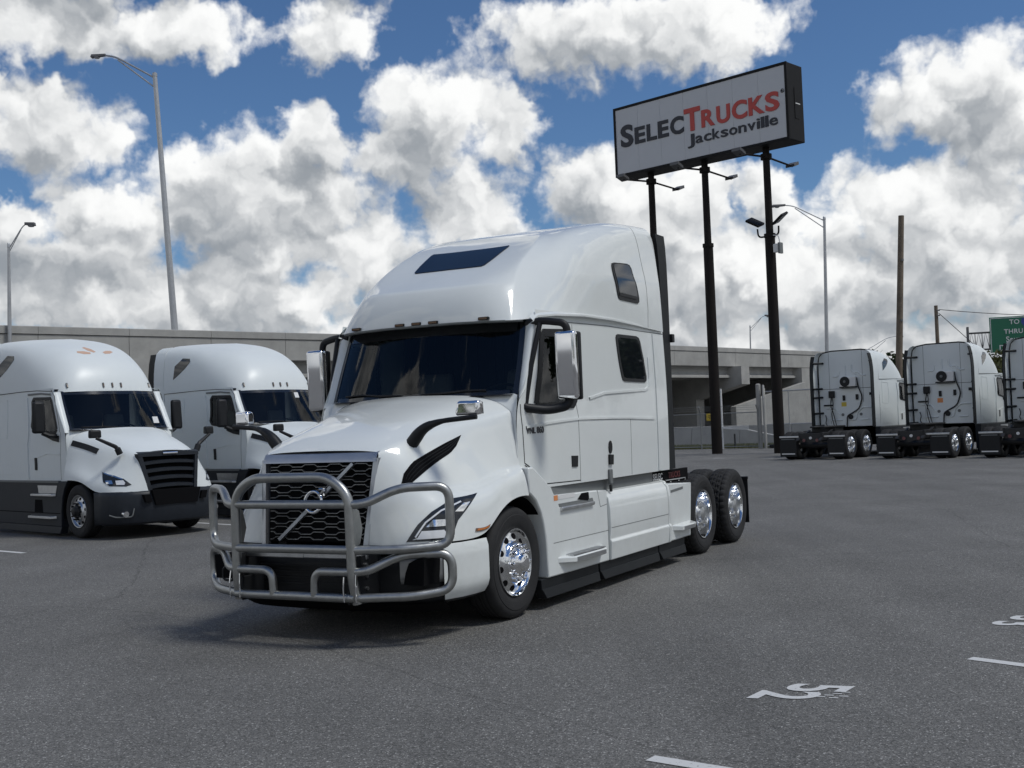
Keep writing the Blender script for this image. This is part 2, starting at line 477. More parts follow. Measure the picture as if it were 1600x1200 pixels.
HOOD = [  # front to rear; each column from the bumper line up over the shoulder to the centre line
 [(.555,-1.245,.80),(.565,-1.24,.95),(.58,-1.22,1.12),(.60,-1.19,1.30),(.615,-1.16,1.45),(.61,-1.12,1.56),(.45,-1.12,1.575),(.30,-1.125,1.58),(.15,-1.13,1.582),(0,-1.13,1.583)],
 [(.80,-1.225,.80),(.80,-1.20,.95),(.80,-1.16,1.10),(.79,-1.10,1.28),(.76,-1.05,1.46),(.67,-1.0,1.615),(.48,-.98,1.665),(.32,-.98,1.68),(.16,-.98,1.685),(0,-.98,1.686)],
 [(1.02,-1.12,.80),(1.02,-1.07,.95),(1.0,-1.0,1.09),(.94,-.90,1.26),(.85,-.82,1.46),(.74,-.76,1.665),(.53,-.73,1.745),(.35,-.73,1.77),(.17,-.73,1.778),(0,-.73,1.78)],
 [(1.16,-.86,.80),(1.155,-.81,.95),(1.14,-.75,1.13),(1.02,-.63,1.22),(.92,-.55,1.46),(.80,-.49,1.71),(.58,-.46,1.815),(.38,-.46,1.85),(.19,-.46,1.86),(0,-.46,1.863)],
 [(1.22,-.44,.79),(1.215,-.42,.94),(1.20,-.38,1.16),(1.045,-.31,1.215),(.975,-.26,1.43),(.87,-.22,1.75),(.65,-.20,1.875),(.43,-.21,1.92),(.21,-.22,1.932),(0,-.22,1.935)],
 [(1.23,-.26,.97),(1.225,-.22,1.07),(1.21,-.16,1.265),(1.06,-.09,1.28),(1.005,-.03,1.47),(.93,.02,1.785),(.71,.03,1.93),(.47,.01,1.97),(.23,-.01,1.985),(0,-.02,1.99)],
 [(1.235,.06,1.115),(1.225,.07,1.17),(1.21,.09,1.31),(1.09,.13,1.335),(1.05,.18,1.50),(1.0,.22,1.815),(.78,.21,1.97),(.52,.16,2.01),(.26,.12,2.025),(0,.11,2.03)],
 [(1.235,.34,1.09),(1.225,.34,1.16),(1.205,.34,1.29),(1.15,.34,1.36),(1.12,.34,1.53),(1.07,.40,1.86),(.86,.40,2.005),(.57,.34,2.04),(.28,.29,2.05),(0,.27,2.055)],
]
ROOF = [  # visor edge up to the spine; each row from the centre front round the corner to the rear
 [(0,.45,2.745),(.4,.45,2.745),(.76,.475,2.735),(.97,.57,2.735),(1.085,.73,2.745),(1.15,.97,2.785),(1.195,1.4,2.825),(1.218,2.0,2.835),(1.228,2.8,2.81),(1.228,3.93,2.77)],
 [(0,.47,2.92),(.4,.475,2.92),(.75,.51,2.92),(.93,.66,2.92),(1.05,.87,2.93),(1.125,1.12,2.96),(1.19,1.5,3.0),(1.215,2.05,3.02),(1.225,2.8,3.02),(1.225,3.92,3.02)],
 [(0,.57,3.10),(.4,.58,3.10),(.73,.63,3.11),(.90,.82,3.10),(1.01,1.05,3.12),(1.09,1.32,3.16),(1.175,1.6,3.25),(1.205,2.1,3.28),(1.215,2.8,3.3),(1.215,3.91,3.3)],
 [(0,.86,3.235),(.40,.87,3.235),(.70,.91,3.25),(.84,.98,3.29),(.955,1.22,3.31),(1.04,1.5,3.38),(1.12,1.75,3.5),(1.165,2.2,3.55),(1.185,2.85,3.6),(1.185,3.90,3.6)],
 [(0,1.22,3.425),(.38,1.225,3.427),(.68,1.24,3.45),(.82,1.30,3.485),(.90,1.5,3.52),(.98,1.7,3.61),(1.04,2.0,3.70),(1.09,2.4,3.77),(1.145,2.95,3.85),(1.165,3.89,3.87)],
 [(0,1.62,3.64),(.34,1.63,3.642),(.62,1.64,3.665),(.76,1.69,3.695),(.83,1.86,3.73),(.88,2.02,3.79),(.94,2.25,3.85),(1.00,2.6,3.925),(1.065,3.05,3.995),(1.105,3.88,4.02)],
 [(0,2.02,3.80),(.25,2.03,3.803),(.46,2.05,3.812),(.56,2.11,3.83),(.64,2.22,3.855),(.70,2.36,3.885),(.74,2.55,3.92),(.80,2.8,3.975),(.87,3.2,4.035),(.92,3.875,4.065)],
 [(0,2.30,3.875),(.12,2.31,3.877),(.20,2.33,3.882),(.26,2.38,3.892),(.30,2.46,3.908),(.33,2.56,3.925),(.36,2.72,3.945),(.40,2.95,3.98),(.44,3.3,4.03),(.46,3.87,4.07)],
 [(0,2.42,3.90),(0,2.44,3.903),(0,2.47,3.908),(0,2.52,3.915),(0,2.58,3.925),(0,2.68,3.94),(0,2.83,3.957),(0,3.04,3.985),(0,3.35,4.03),(0,3.87,4.07)],
]

def sharpen(net, row=None, col=None, t=.12):
    """add a control row or column close to an existing one, so that the surface keeps an edge there"""
    if row is not None:
        a, b = net[row], net[row + 1]
        net = net[:row + 1] + [[tuple(p[i] + (q[i] - p[i]) * t for i in range(3)) for p, q in zip(a, b)]] + net[row + 1:]
    if col is not None:
        net = [r[:col + 1] + [tuple(r[col][i] + (r[col + 1][i] - r[col][i]) * t for i in range(3))] + r[col + 1:] for r in net]
    return net
ROOF = sharpen(sharpen(ROOF, row=2), col=3)
HOOD = sharpen(sharpen(HOOD, col=5, t=.2), col=3, t=.2)
# ------------------------------------------------------------------ asphalt lot
def asphalt():
    m = bpy.data.materials.new('asphalt'); m.use_nodes = True
    n, l = m.node_tree.nodes, m.node_tree.links
    b = n['Principled BSDF']; b.inputs['Roughness'].default_value = 0.82; b.inputs['Specular IOR Level'].default_value = 0.35
    t = n.new('ShaderNodeTexCoord')
    def noise(sc, det=4, rough=.55, vec=None, typ='Fac'):
        z = n.new('ShaderNodeTexNoise'); z.inputs['Scale'].default_value = sc; z.inputs['Detail'].default_value = det; z.inputs['Roughness'].default_value = rough
        l.new(vec or t.outputs['Object'], z.inputs['Vector']); return z.outputs[typ]
    def rng(v, a, b_, c, d):
        q = n.new('ShaderNodeMapRange'); q.inputs[1].default_value = a; q.inputs[2].default_value = b_; q.inputs[3].default_value = c; q.inputs[4].default_value = d
        l.new(v, q.inputs[0]); return q.outputs[0]
    def mul(a, b_):
        q = n.new('ShaderNodeMath'); q.operation = 'MULTIPLY'; l.new(a, q.inputs[0]); l.new(b_, q.inputs[1]); return q.outputs[0]
    vo = n.new('ShaderNodeTexVoronoi'); vo.inputs["Scale"].default_value = 120; l.new(t.outputs['Object'], vo.inputs['Vector'])
    sepc = n.new('ShaderNodeSeparateColor'); l.new(vo.outputs['Color'], sepc.inputs[0])
    stone = rng(sepc.outputs[0], 0.0, 1.0, 0.52, 1.50)
    hi = n.new('ShaderNodeMapRange'); hi.inputs[1].default_value = .90; hi.inputs[2].default_value = .95; hi.inputs[3].default_value = .97; hi.inputs[4].default_value = 2.3
    l.new(sepc.outputs[1], hi.inputs[0])
    g = mul(stone, hi.outputs[0])
    g = mul(g, rng(noise(28, 3), .3, .7, .82, 1.18))
    g = mul(g, rng(noise(.45, 6, .62), .3, .7, .84, 1.14))
    # streaks along the driving lanes, tyre-dark and dusty patches
    mp = n.new('ShaderNodeMapping'); mp.inputs['Rotation'].default_value = (0, 0, R(-40)); mp.inputs['Scale'].default_value = (.9, .10, 1); l.new(t.outputs['Object'], mp.inputs[0])
    g = mul(g, rng(noise(1.1, 5, .6, mp.outputs[0]), .35, .75, 1.07, .84))
    g = mul(g, rng(noise(.12, 3, .5), .62, .74, 1.0, 1.25))
    g = mul(g, rng(noise(1.4, 4, .6), .66, .74, 1.0, .80))                 # oil spots
    cr = n.new('ShaderNodeTexVoronoi'); cr.feature = 'DISTANCE_TO_EDGE'; cr.inputs['Scale'].default_value = .16
    wv = n.new('ShaderNodeMix'); wv.data_type = 'VECTOR'; wv.inputs[0].default_value = .25; l.new(t.outputs['Object'], wv.inputs[4]); l.new(noise(.9, 6, .7, typ='Color'), wv.inputs[5])
    l.new(wv.outputs[1], cr.inputs['Vector'])
    g = mul(g, rng(cr.outputs['Distance'], .0006, .002, .72, 1.0))
    x = n.new('ShaderNodeVectorMath'); x.operation = 'SCALE'; x.inputs[0].default_value = (0.141, 0.138, 0.131); l.new(g, x.inputs['Scale'])
    l.new(x.outputs[0], b.inputs['Base Color'])
    bp = n.new('ShaderNodeBump'); bp.inputs['Strength'].default_value = .55; bp.inputs['Distance'].default_value = .006
    ad = n.new('ShaderNodeMath'); ad.operation = 'ADD'; l.new(noise(140, 3), ad.inputs[0]); l.new(vo.outputs['Distance'], ad.inputs[1])
    l.new(ad.outputs[0], bp.inputs['Height']); l.new(bp.outputs[0], b.inputs['Normal'])
    MATS['asphalt'] = m
asphalt()
gr_ = mk('ground', ([(-1500, -600, 0), (1500, -600, 0), (1500, 2500, 0), (-1500, 2500, 0)], [(0, 1, 2, 3)]), 'asphalt', smooth=0)
struct(gr_)
# ------------------------------------------------------------------ wheels (axle along x, outer side +x, centre at the origin)
TYRE = [(-.115,.302),(-.135,.335),(-.147,.40),(-.142,.455),(-.125,.485),(-.105,.497),(-.075,.502),(-.068,.490),(-.058,.490),(-.051,.504),(-.022,.505),(-.016,.492),(-.006,.492),(0,.505),(.006,.505),(.016,.492),(.022,.492),(.028,.505),(.051,.504),(.058,.490),(.068,.490),(.075,.502),(.105,.497),(.125,.485),(.142,.455),(.143,.43),(.1475,.425),(.147,.40),(.142,.36),(.135,.335),(.115,.302)]
def tyre_vf(blocks=False):
    n = 144 if blocks else 72
    def mod(i, k):
        if not blocks: return 0
        a, r = TYRE[i]
        if r < 0.47: return 0
        return -0.013 if (k % 4 == 0 and abs(a) > 0.03) or (k % 4 == 2 and abs(a) <= 0.05) else 0
    return lathe(TYRE, n, mod=mod)
RIM_F = [(.10,.303),(.128,.308),(.138,.303),(.136,.296),(.118,.290),(.098,.282),(.090,.270),(.098,.245),(.112,.215),(.124,.195),(.132,.186),(.150,.182),(.156,.176),(.157,.10),(.157,.001)]
RIM_R = [(.10,.303),(.128,.308),(.138,.303),(.136,.296),(.118,.290),(.06,.283),(-.02,.276),(-.045,.262),(-.050,.235),(-.043,.205),(-.036,.180),(-.028,.165),(-.026,.10),(-.026,.001)]
def disc(c, r, nrm, n=14, t=0.004):
    nrm = Vector(nrm).normalized(); u = nrm.orthogonal().normalized(); w = nrm.cross(u); c = Vector(c)
    rows = [[c - nrm * t + (u * math.cos(6.28318 * k / n) + w * math.sin(6.28318 * k / n)) * r for k in range(n)],
            [c + nrm * t + (u * math.cos(6.28318 * k / n) + w * math.sin(6.28318 * k / n)) * r for k in range(n)]]
    v, f = grid(rows, True); f.append(tuple(range(n, 2 * n)))
    return v, f
_cache = {}
def cached(name, key, fn, material, parent, loc=(0, 0, 0), rz=0.0, **kw):
    """alike pieces share mesh data"""
    if key in _cache:
        o = bpy.data.objects.new(name, _cache[key]); COL.objects.link(o); o.parent = parent
    else:
        o = mk(name, fn(), material, parent, **kw); _cache[key] = o.data
    o.location = loc
    if rz: o.rotation_euler = (0, 0, rz)
    return o
def wheel(parent, y, x, side, kind='front', metal='alloy', nuts=True, z=.505):
    prof = RIM_F if kind == 'front' else RIM_R
    w = cached('wheel', ('rim', kind, metal), lambda: lathe(prof, 56), metal, parent, (side * x, y, z), 0 if side > 0 else math.pi)
    cached('tyre', ('tyre', kind != 'front'), lambda: tyre_vf(kind != 'front'), 'rubber', w)
    if kind == 'inner': return w
    xo, rr, tilt = (.106, .232, .35) if kind == 'front' else (-.046, .222, -.15)
    for k in range(10):
        a = 6.28318 * (k + .3) / 10
        cached('hand_hole', ('hole', kind, k), lambda: disc((xo, rr * math.cos(a), rr * math.sin(a)), .029, (1, tilt * math.cos(a), tilt * math.sin(a)), t=.005), 'void', w)
    if kind == 'front':
        cached('hub_cap', ('hub', metal), lambda: lathe([(.150,.132),(.175,.128),(.196,.110),(.204,.088),(.206,.086),(.232,.080),(.243,.066),(.246,.03),(.246,.001)], 36), 'chrome' if nuts else 'black', w)
    else:
        cached('hub_cap', ('hubr', metal), lambda: lathe([(-.03,.125),(.06,.120),(.075,.112),(.08,.09),(.12,.085),(.128,.07),(.13,.001)], 36), 'alloy_dull', w)
    xn = .150 if kind == 'front' else -.03
    def nut(): return lathe([(0,.021),(.006,.022),(.008,.016),(.052,.0155),(.060,.011),(.062,.001)], 10)
    for k in range(10):
        a = 6.28318 * k / 10
        cached('lug_nut', ('nut', nuts), nut, 'chrome' if nuts else 'black', w, (xn, .153 * math.cos(a), .153 * math.sin(a)))
    return w

# ------------------------------------------------------------------ the big white sleeper tractor in front
YAW = R(-28.5)
TRK = thing('sleeper_truck', 'big white long-nose sleeper truck with grey tube grille guard, standing alone in front', 'truck', (-1.131, 11.035, 0), YAW)
hood_s = Surf(HOOD, (0, 0, .8))
roof_s = Surf(ROOF)
hood = mk('hood', both(hood_s.mesh(64, 72)), 'white', TRK, smooth=50)
bm = bmesh.new(); bm.from_mesh(hood.data); bmesh.ops.remove_doubles(bm, verts=bm.verts, dist=.0008); bm.to_mesh(hood.data); bm.free()
roof = mk('roof_fairing', both(roof_s.mesh(60, 72)), 'white', TRK, smooth=50)
bm = bmesh.new(); bm.from_mesh(roof.data); bmesh.ops.remove_doubles(bm, verts=bm.verts, dist=.0008); bm.to_mesh(roof.data); bm.free()

# cab and sleeper sides
def ystart(z):
    return float(np.interp(z, [1.95, 2.05, 2.73, 2.9], [.345, .495, .775, .80]))
def baseX(y, z):
    ys = [.3, .6, 1.0, 1.5, 2.1, 3.0, 4.0]; xs = [1.115, 1.145, 1.175, 1.20, 1.214, 1.218, 1.218]
    return float(np.interp(y, ys, xs)) - .02 * ((z - 1.75) / .9) ** 2 + .012
zs = [1.13, 1.3, 1.55, 1.8, 1.98, 2.15, 2.35, 2.6, 2.84]
side_ctrl = []
for z in zs:
    y0 = ystart(z)
    side_ctrl.append([(baseX(y, z), y, z) for y in [y0 + (3.97 - y0) * t for t in (0, .06, .13, .22, .34, .48, .62, .76, .9, 1)]])
side_s = Surf(side_ctrl, (0, 2, 2))
def inpoly(p, poly):
    c = False; n = len(poly)
    for i in range(n):
        a, b = poly[i], poly[(i + 1) % n]
        if (a[1] > p[1]) != (b[1] > p[1]) and p[0] < (b[0] - a[0]) * (p[1] - a[1]) / (b[1] - a[1]) + a[0]: c = not c
    return c
DWIN = [(.69, 1.93), (.86, 2.56), (.90, 2.62), (1.41, 2.64), (1.45, 2.60), (1.47, 1.98), (1.41, 1.92), (.75, 1.90)]
def cut(vf, poly):
    v, f = vf
    return v, [q for q in f if not inpoly((sum(v[i][1] for i in q) / 4, sum(v[i][2] for i in q) / 4), poly)]
sm = cut(side_s.mesh(110, 170), DWIN)
for fl, nm in ((lambda q: q, 'cab_side'), (mir, 'cab_side')):
    cs = mk(nm, fl(sm), 'white', TRK, smooth=50)
    mk('window_frame', fl(side_s.strip([(1.2, y, z) for y, z in DWIN] + [(1.2, *DWIN[0])], .075, .012, axes=(1, 2), n=4, depth=.03)), 'black', cs)
    mk('window_glass', fl(side_s.patch([(1.2, y, z) for y, z in DWIN], -.006, axes=(1, 2), rings=3, skirt=.012)), 'side_glass', cs)
# sleeper back wall and side extenders
mk('back_wall', prism([(-1.2, 1.13), (1.2, 1.13), (1.2, 3.2), (1.16, 3.6), (1.1, 3.84), (.9, 3.98), (-.9, 3.98), (-1.1, 3.84), (-1.16, 3.6), (-1.2, 3.2)], 1, 3.86, 3.955), 'white', TRK)
ext = [(1.13, 3.985, 4.21), (2.0, 3.985, 4.215), (2.72, 3.985, 4.215), (3.2, 3.97, 4.215), (3.6, 3.95, 4.21), (3.82, 3.93, 4.20), (3.95, 3.905, 4.19)]
exx = [1.205, 1.205, 1.205, 1.205, 1.203, 1.198, 1.19]
def extender():
    A = [[(x, y0, z), (x, y1, z)] for (z, y0, y1), x in zip(ext, exx)]
    B = [[(x - .03, y0, z), (x - .03, y1, z)] for (z, y0, y1), x in zip(ext, exx)]
    v, f = grid([[a[0], a[1], b[1], b[0]] for a, b in zip(A, B)], True)
    n = len(v); f += [(0, 1, 2, 3), (n - 1, n - 2, n - 3, n - 4)]
    return v, [tuple(reversed(q)) for q in f]
for fl in (lambda q: q, mir):
    e = mk('side_extender', fl(extender()), 'soft_black', TRK, smooth=30)
    mk('marker_lamp', fl(box(1.17, 1.235, 4.22, 4.30, 2.66, 2.76)), 'black', e, bevel=.008)

# seams, creases and side windows of the sleeper
def S(pts, w, **k): return side_s.strip([(1.2, y, z) for y, z in pts], w, axes=(1, 2), **k)
seams = [([(.42, 1.93), (.44, 1.72), (.46, 1.38), (.80, 1.165)], .012), ([(1.50, 2.73), (1.52, 1.8), (1.53, 1.14)], .008),
         ([(2.82, 1.748), (2.82, 1.14)], .008), ([(1.53, 1.765), (2.82, 1.752), (3.30, 1.745)], .006), ([(.46, 1.36), (.80, 1.165), (1.53, 1.155)], .010)]
for pts, w in seams:
    for fl in (lambda q: q, mir):
        mk('panel_gap', fl(S(pts, w, off=.0012)), 'grey_trim' if w < .01 else 'black', TRK)
for fl in (lambda q: q, mir):
    mk('swage_line', fl(S([(.50, 1.715), (.9, 1.745), (1.53, 1.775), (2.3, 1.772), (2.82, 1.764), (3.52, 1.745)], .022, off=.010)), 'white', TRK, smooth=60)
    mk('swage_line', fl(S([(1.78, 1.98), (2.15, 2.035), (2.7, 2.055), (3.28, 2.075), (3.37, 2.10), (3.42, 2.2), (3.42, 2.45)], .024, off=.011)), 'white', TRK, smooth=60)
    mk('roof_gap', fl(S([(.98, 2.735), (1.41, 2.745), (2.37, 2.758), (3.27, 2.748), (3.96, 2.745)], .010, off=.002)), 'grey_trim', TRK)
    mk('corner_panel', fl(S([(3.66, 1.14), (3.66, 2.0), (3.66, 2.73)], .10, off=.012)), 'white', TRK, smooth=60)
    # drip ledge over the door
    rows = []
    for y, z, o in [(.72, 2.72, .005), (.80, 2.77, .02), (1.1, 2.80, .045), (1.7, 2.825, .05), (2.4, 2.825, .045), (3.0, 2.81, .035), (3.4, 2.80, .02), (3.93, 2.78, .008)]:
        x = baseX(y, z)
        rows.append([(x - .03, y, z + .05), (x + o, y, z + .012), (x + o, y, z - .006), (x - .03, y, z - .018)])
    mk('drip_ledge', fl(grid(rows)), 'white', TRK, smooth=40)
SW = [(2.543, 2.64), (2.560, 2.67), (2.604, 2.682), (3.12, 2.682), (3.19, 2.665), (3.225, 2.62), (3.288, 2.43), (3.336, 2.23), (3.33, 2.185), (3.285, 2.161), (2.71, 2.166), (2.655, 2.18), (2.63, 2.22), (2.57, 2.426)]
UW = [(1.2, y, z) for y, z in [(2.547, 3.43), (2.565, 3.458), (2.612, 3.47), (2.975, 3.492), (3.04, 3.485), (3.085, 3.45), (3.16, 3.30), (3.225, 3.12), (3.22, 3.075), (3.17, 3.056), (2.70, 3.064), (2.645, 3.08), (2.62, 3.12), (2.57, 3.29)]]
def shrink(pts, k):
    c = [sum(q[i] for q in pts) / len(pts) for i in range(len(pts[0]))]
    return [tuple(c[i] + (q[i] - c[i]) * k for i in range(len(q))) for q in pts]
for fl in (lambda q: q, mir):
    w = mk('sleeper_window', fl(side_s.patch([(1.2, *q) for q in SW], .010, axes=(1, 2))), 'black', TRK)
    mk('pane', fl(side_s.patch([(1.2, *q) for q in shrink(SW, .86)], .013, axes=(1, 2))), 'dark_glass', w, smooth=60)
    w = mk('upper_window', fl(roof_s.patch(UW, .010, axes=(1, 2))), 'black', TRK)
    mk('pane', fl(roof_s.patch([(x, y, z + .02) for x, y, z in shrink(UW, .84)], .013, axes=(1, 2))), 'sky_glass', w, smooth=60)
    mk('vent_bar', fl(roof_s.strip([(1.2, 2.66, 3.125), (1.2, 3.14, 3.115)], .035, off=.016, axes=(1, 2))), 'black', w)
    mk('panel_gap', fl(roof_s.strip([(1.05, 3.40, 3.93), (1.18, 3.42, 3.6), (1.204, 3.47, 3.39), (1.215, 3.49, 3.229), (1.224, 3.49, 3.0), (1.226, 3.46, 2.80)], .009, off=.0012)), 'grey_trim', TRK)
    # locks and handles on the side
    mk('door_handle', fl(side_s.patch([(1.2, 1.34, 1.41), (1.2, 1.47, 1.405), (1.2, 1.46, 1.295), (1.2, 1.345, 1.30)], .010, axes=(1, 2))), 'black', TRK)
    mk('luggage_lock', fl(side_s.patch([(1.2, 2.24 + .042 * math.cos(a), 1.462 + .068 * math.sin(a)) for a in [k * .5236 for k in range(12)]], .012, axes=(1, 2), dense=1)), 'black', TRK)
    mk('luggage_latch', fl(side_s.patch([(1.2, 2.19, 1.385), (1.2, 2.29, 1.38), (1.2, 2.28, 1.275), (1.2, 2.19, 1.28)], .022, axes=(1, 2))), 'black', TRK)
    mk('grab_strap', fl(box(1.215, 1.245, 2.17, 2.25, 1.07, 1.23)), 'grey_trim', TRK, bevel=.01)
    mk('grab_strap', fl(box(1.215, 1.24, 2.19, 2.235, .99, 1.065)), 'black', TRK, bevel=.01)

# skylight and roof marker lamps
SKY = [(-.426, 1.13, 3.375), (-.45, 1.20, 3.41), (-.478, 1.57, 3.612), (0, 1.58, 3.614), (.478, 1.57, 3.612), (.45, 1.30, 3.46), (.426, 1.13, 3.375), (0, 1.09, 3.352)]
class Sym:                       # roof surface over both halves, for pieces that cross the middle
    pass
def centre_patch(s, xs, ys, off, skirt=.02):
    rows = []
    for y, w in ys:
        row = []
        for t in xs:
            x = w * t
            uv = s.find((abs(x), y, 0), (0, 1)); p = s.off(uv, off); row.append((p[0] if x >= 0 else -p[0], p[1], p[2]))
        rows.append(row)
    top = grid(rows)
    per = rows[0] + [r[-1] for r in rows[1:]] + rows[-1][::-1][1:] + [r[0] for r in rows[::-1][1:-1]]
    sk = grid([per, [(p[0], p[1] + .006, p[2] - skirt) for p in per]], True)
    return join((top[0], top[1]), sk)
w = mk('skylight', centre_patch(roof_s, [-1, -.97, -.75, -.5, -.25, 0, .25, .5, .75, .97, 1], [(1.085, .40), (1.11, .425), (1.25, .45), (1.4, .465), (1.53, .478), (1.57, .47)], .008), 'dark_glass', TRK, smooth=50)
for x in (-.742, -.195, 0, .195, .742):
    y = .452 + (.03 if abs(x) > .5 else 0)
    l_ = mk('marker_lamp', box(x - .055, x + .055, y - .012, y + .03, 2.750, 2.779), 'soft_black', TRK, bevel=.006)
    mk('lamp_lens', box(x - .045, x + .045, y - .0145, y - .012, 2.755, 2.774), 'amber_dark', l_)
# visor lip under the roof edge
rows = []
for x, y, z in [(0, .447, 2.742), (.4, .447, 2.742), (.73, .468, 2.735), (.93, .55, 2.733), (1.03, .66, 2.737), (1.05, .70, 2.74)]:
    rows.append([(x, y, z + .006), (x, y + .003, z - .010), (x * .985, y + .05, z - .014), (x * .96, y + .16, z + .02)])
full = [[(-p[0], p[1], p[2]) for p in r] for r in rows[:0:-1]] + rows
mk('visor_lip', grid(full), 'grey_trim', TRK, smooth=30)

# windscreen with its black band
WS = []
for z, yc, ye, xe in [(2.03, .315, .505, 1.075), (2.2, .375, .575, 1.07), (2.4, .45, .655, 1.062), (2.58, .52, .73, 1.052), (2.73, .575, .785, 1.04)]:
    WS.append([(xe * t, yc + (ye - yc) * abs(t) ** 2.6, z) for t in (-1, -.88, -.7, -.45, -.2, 0, .2, .45, .7, .88, 1)])
ws_s = Surf(WS, (0, 2, 2.2))
wsh = mk('windshield', ws_s.mesh(20, 48), 'windshield', TRK, smooth=80)
def wsp(x, z): return (x, 0, z)
band = [(-1.03, 2.04), (-.9, 2.035), (0, 2.035), (.9, 2.035), (1.03, 2.04)]
mk('glass_band', join(ws_s.strip([wsp(x, z) for x, z in [(-1.0, 2.045), (-.5, 2.045), (0, 2.045), (.5, 2.045), (1.0, 2.045)]], .05, .004, axes=(0, 2)),
    ws_s.strip([wsp(x, z) for x, z in [(-.97, 2.69), (-.5, 2.69), (0, 2.69), (.5, 2.69), (.97, 2.69)]], .11, .004, axes=(0, 2)),
    ws_s.strip([wsp(x, z) for x, z in [(1.05, 2.03), (1.045, 2.3), (1.015, 2.73)]], .05, .005, axes=(0, 2)),
    ws_s.strip([wsp(x, z) for x, z in [(-1.05, 2.03), (-1.045, 2.3), (-1.015, 2.73)]], .05, .005, axes=(0, 2))), 'black_gloss', wsh)
for s_ in (-1, 1):
    pts = [ws_s.off(ws_s.find((x + s_ * 0, 0, z), (0, 2)), .022) for x, z in ([(-.10, 2.055), (-.35, 2.065), (-.62, 2.085), (-.85, 2.075)] if s_ < 0 else [(.12, 2.055), (.35, 2.06), (.58, 2.075), (.78, 2.07)])]
    mk('wiper', tube(pts, .009, 8), 'black', TRK)
# front pillars
for fl in (lambda q: q, mir):
    rows = []
    for t in np.linspace(0, 1, 9):
        z = 1.98 + .78 * t
        a = np.array(ws_s.pt(*ws_s.find((1.08, 0, max(2.03, min(z, 2.73))), (0, 2)))); a[2] = z
        b = np.array((baseX(ystart(z) + .012, z), ystart(z) + .012, z))
        m1 = a * .6 + b * .4 + np.array((.018, -.03, 0)); m2 = a * .25 + b * .75 + np.array((.018, -.018, 0))
        rows.append([a + np.array((-.012, .012, 0)), a + np.array((.012, -.012, 0)), m1, m2, b + np.array((.003, .0, 0))])
    v, f = grid(rows)
    mk('front_pillar', fl((v, [tuple(reversed(q)) for q in f])), 'white', TRK, smooth=60)
# cowl between hood and screen
rows = [[(x, .26 + .15 * abs(x) ** 2.2, 2.02), (x, .33 + .15 * abs(x) ** 2.2, 2.035), (x, .36 + .17 * abs(x) ** 2.2, 2.02)] for x in np.linspace(-1.04, 1.04, 15)]
v, f = grid(rows)
mk('cowl', (v, [tuple(reversed(q)) for q in f]), 'black', TRK)

# white cowl corners between hood, screen and door
for fl in (lambda q: q, mir):
    A_ = [hood_s.pt(1, v_) for v_ in np.linspace(.36, .80, 12)]
    B_ = []
    for k in range(12):
        t = k / 11
        kp = [(1.128, .352, 1.45), (1.122, .352, 1.80), (1.118, .40, 1.98), (1.075, .49, 2.035), (.9, .43, 2.03), (.70, .38, 2.03)]
        i_ = min(int(t * 5), 4); f_ = t * 5 - i_
        B_.append(np.array(kp[i_]) * (1 - f_) + np.array(kp[i_ + 1]) * f_)
    rows = [[a + np.array((0, -.01, 0)), a * .5 + b * .5 + np.array((.008, 0, .006)), b] for a, b in zip(A_, B_)]
    v, f = grid(rows)
    mk('cowl_corner', fl((v, f)), 'white', TRK, smooth=70)

# interior
it = mk('dashboard', join(box(-1.0, 1.0, .62, .95, 1.55, 2.0), box(-.95, .95, .52, .70, 1.9, 2.02)), 'interior', TRK, bevel=.03)
mk('instrument_hood', prism([(.55, 1.98), (.62, 2.09), (.95, 2.09), (.97, 1.98)], 0, .28, .78), 'interior', it, bevel=.02)
mk('cab_floor', box(-1.08, 1.08, .55, 3.8, 1.14, 1.2), 'interior', TRK)
mk('headliner', box(-1.05, 1.05, .80, 3.8, 2.76, 2.80), 'interior', TRK)
mk('curtain', join(*[box(-1.07 + .107 * k, -1.07 + .107 * k + .1, 1.82 + (.008 if k % 2 else 0), 1.86 + (.008 if k % 2 else 0), 1.2, 2.76) for k in range(20)]), 'interior', TRK)
for sx in (-.55, .55):
    st = mk('seat', box(sx - .26, sx + .26, 1.15, 1.6, 1.5, 1.66), 'seat', TRK, bevel=.05)
    mk('seat_back', hexa([(sx - .25, 1.52, 1.64), (sx + .25, 1.52, 1.64), (sx + .25, 1.66, 1.64), (sx - .25, 1.66, 1.64), (sx - .2, 1.62, 2.32), (sx + .2, 1.62, 2.32), (sx + .2, 1.72, 2.32), (sx - .2, 1.72, 2.32)]), 'seat', st, bevel=.04)
    mk('seat_base', box(sx - .15, sx + .15, 1.2, 1.55, 1.19, 1.5), 'interior', st)
tilt = Matrix.Rotation(R(35), 4, 'X')
rim_ = []
for k in range(32):
    a = 6.28318 * k / 32
    rim_.append(tilt @ Vector((.23 * math.cos(a), .23 * math.sin(a), 0)))
sw = mk('steering_wheel', shift(tube(rim_ + [rim_[0]], .016, 8, caps=False), (.53, 1.06, 2.02)), 'black', TRK)
mk('steering_spoke', shift(join(tube([rim_[0], Vector((0, 0, -.02)), rim_[16]], .014, 6), tube([rim_[24], Vector((0, 0, -.03))], .016, 6), tube([Vector((0, 0, -.02)), Vector((0, -.25, -.35))], .03, 8)), (.53, 1.06, 2.02)), 'black', sw)

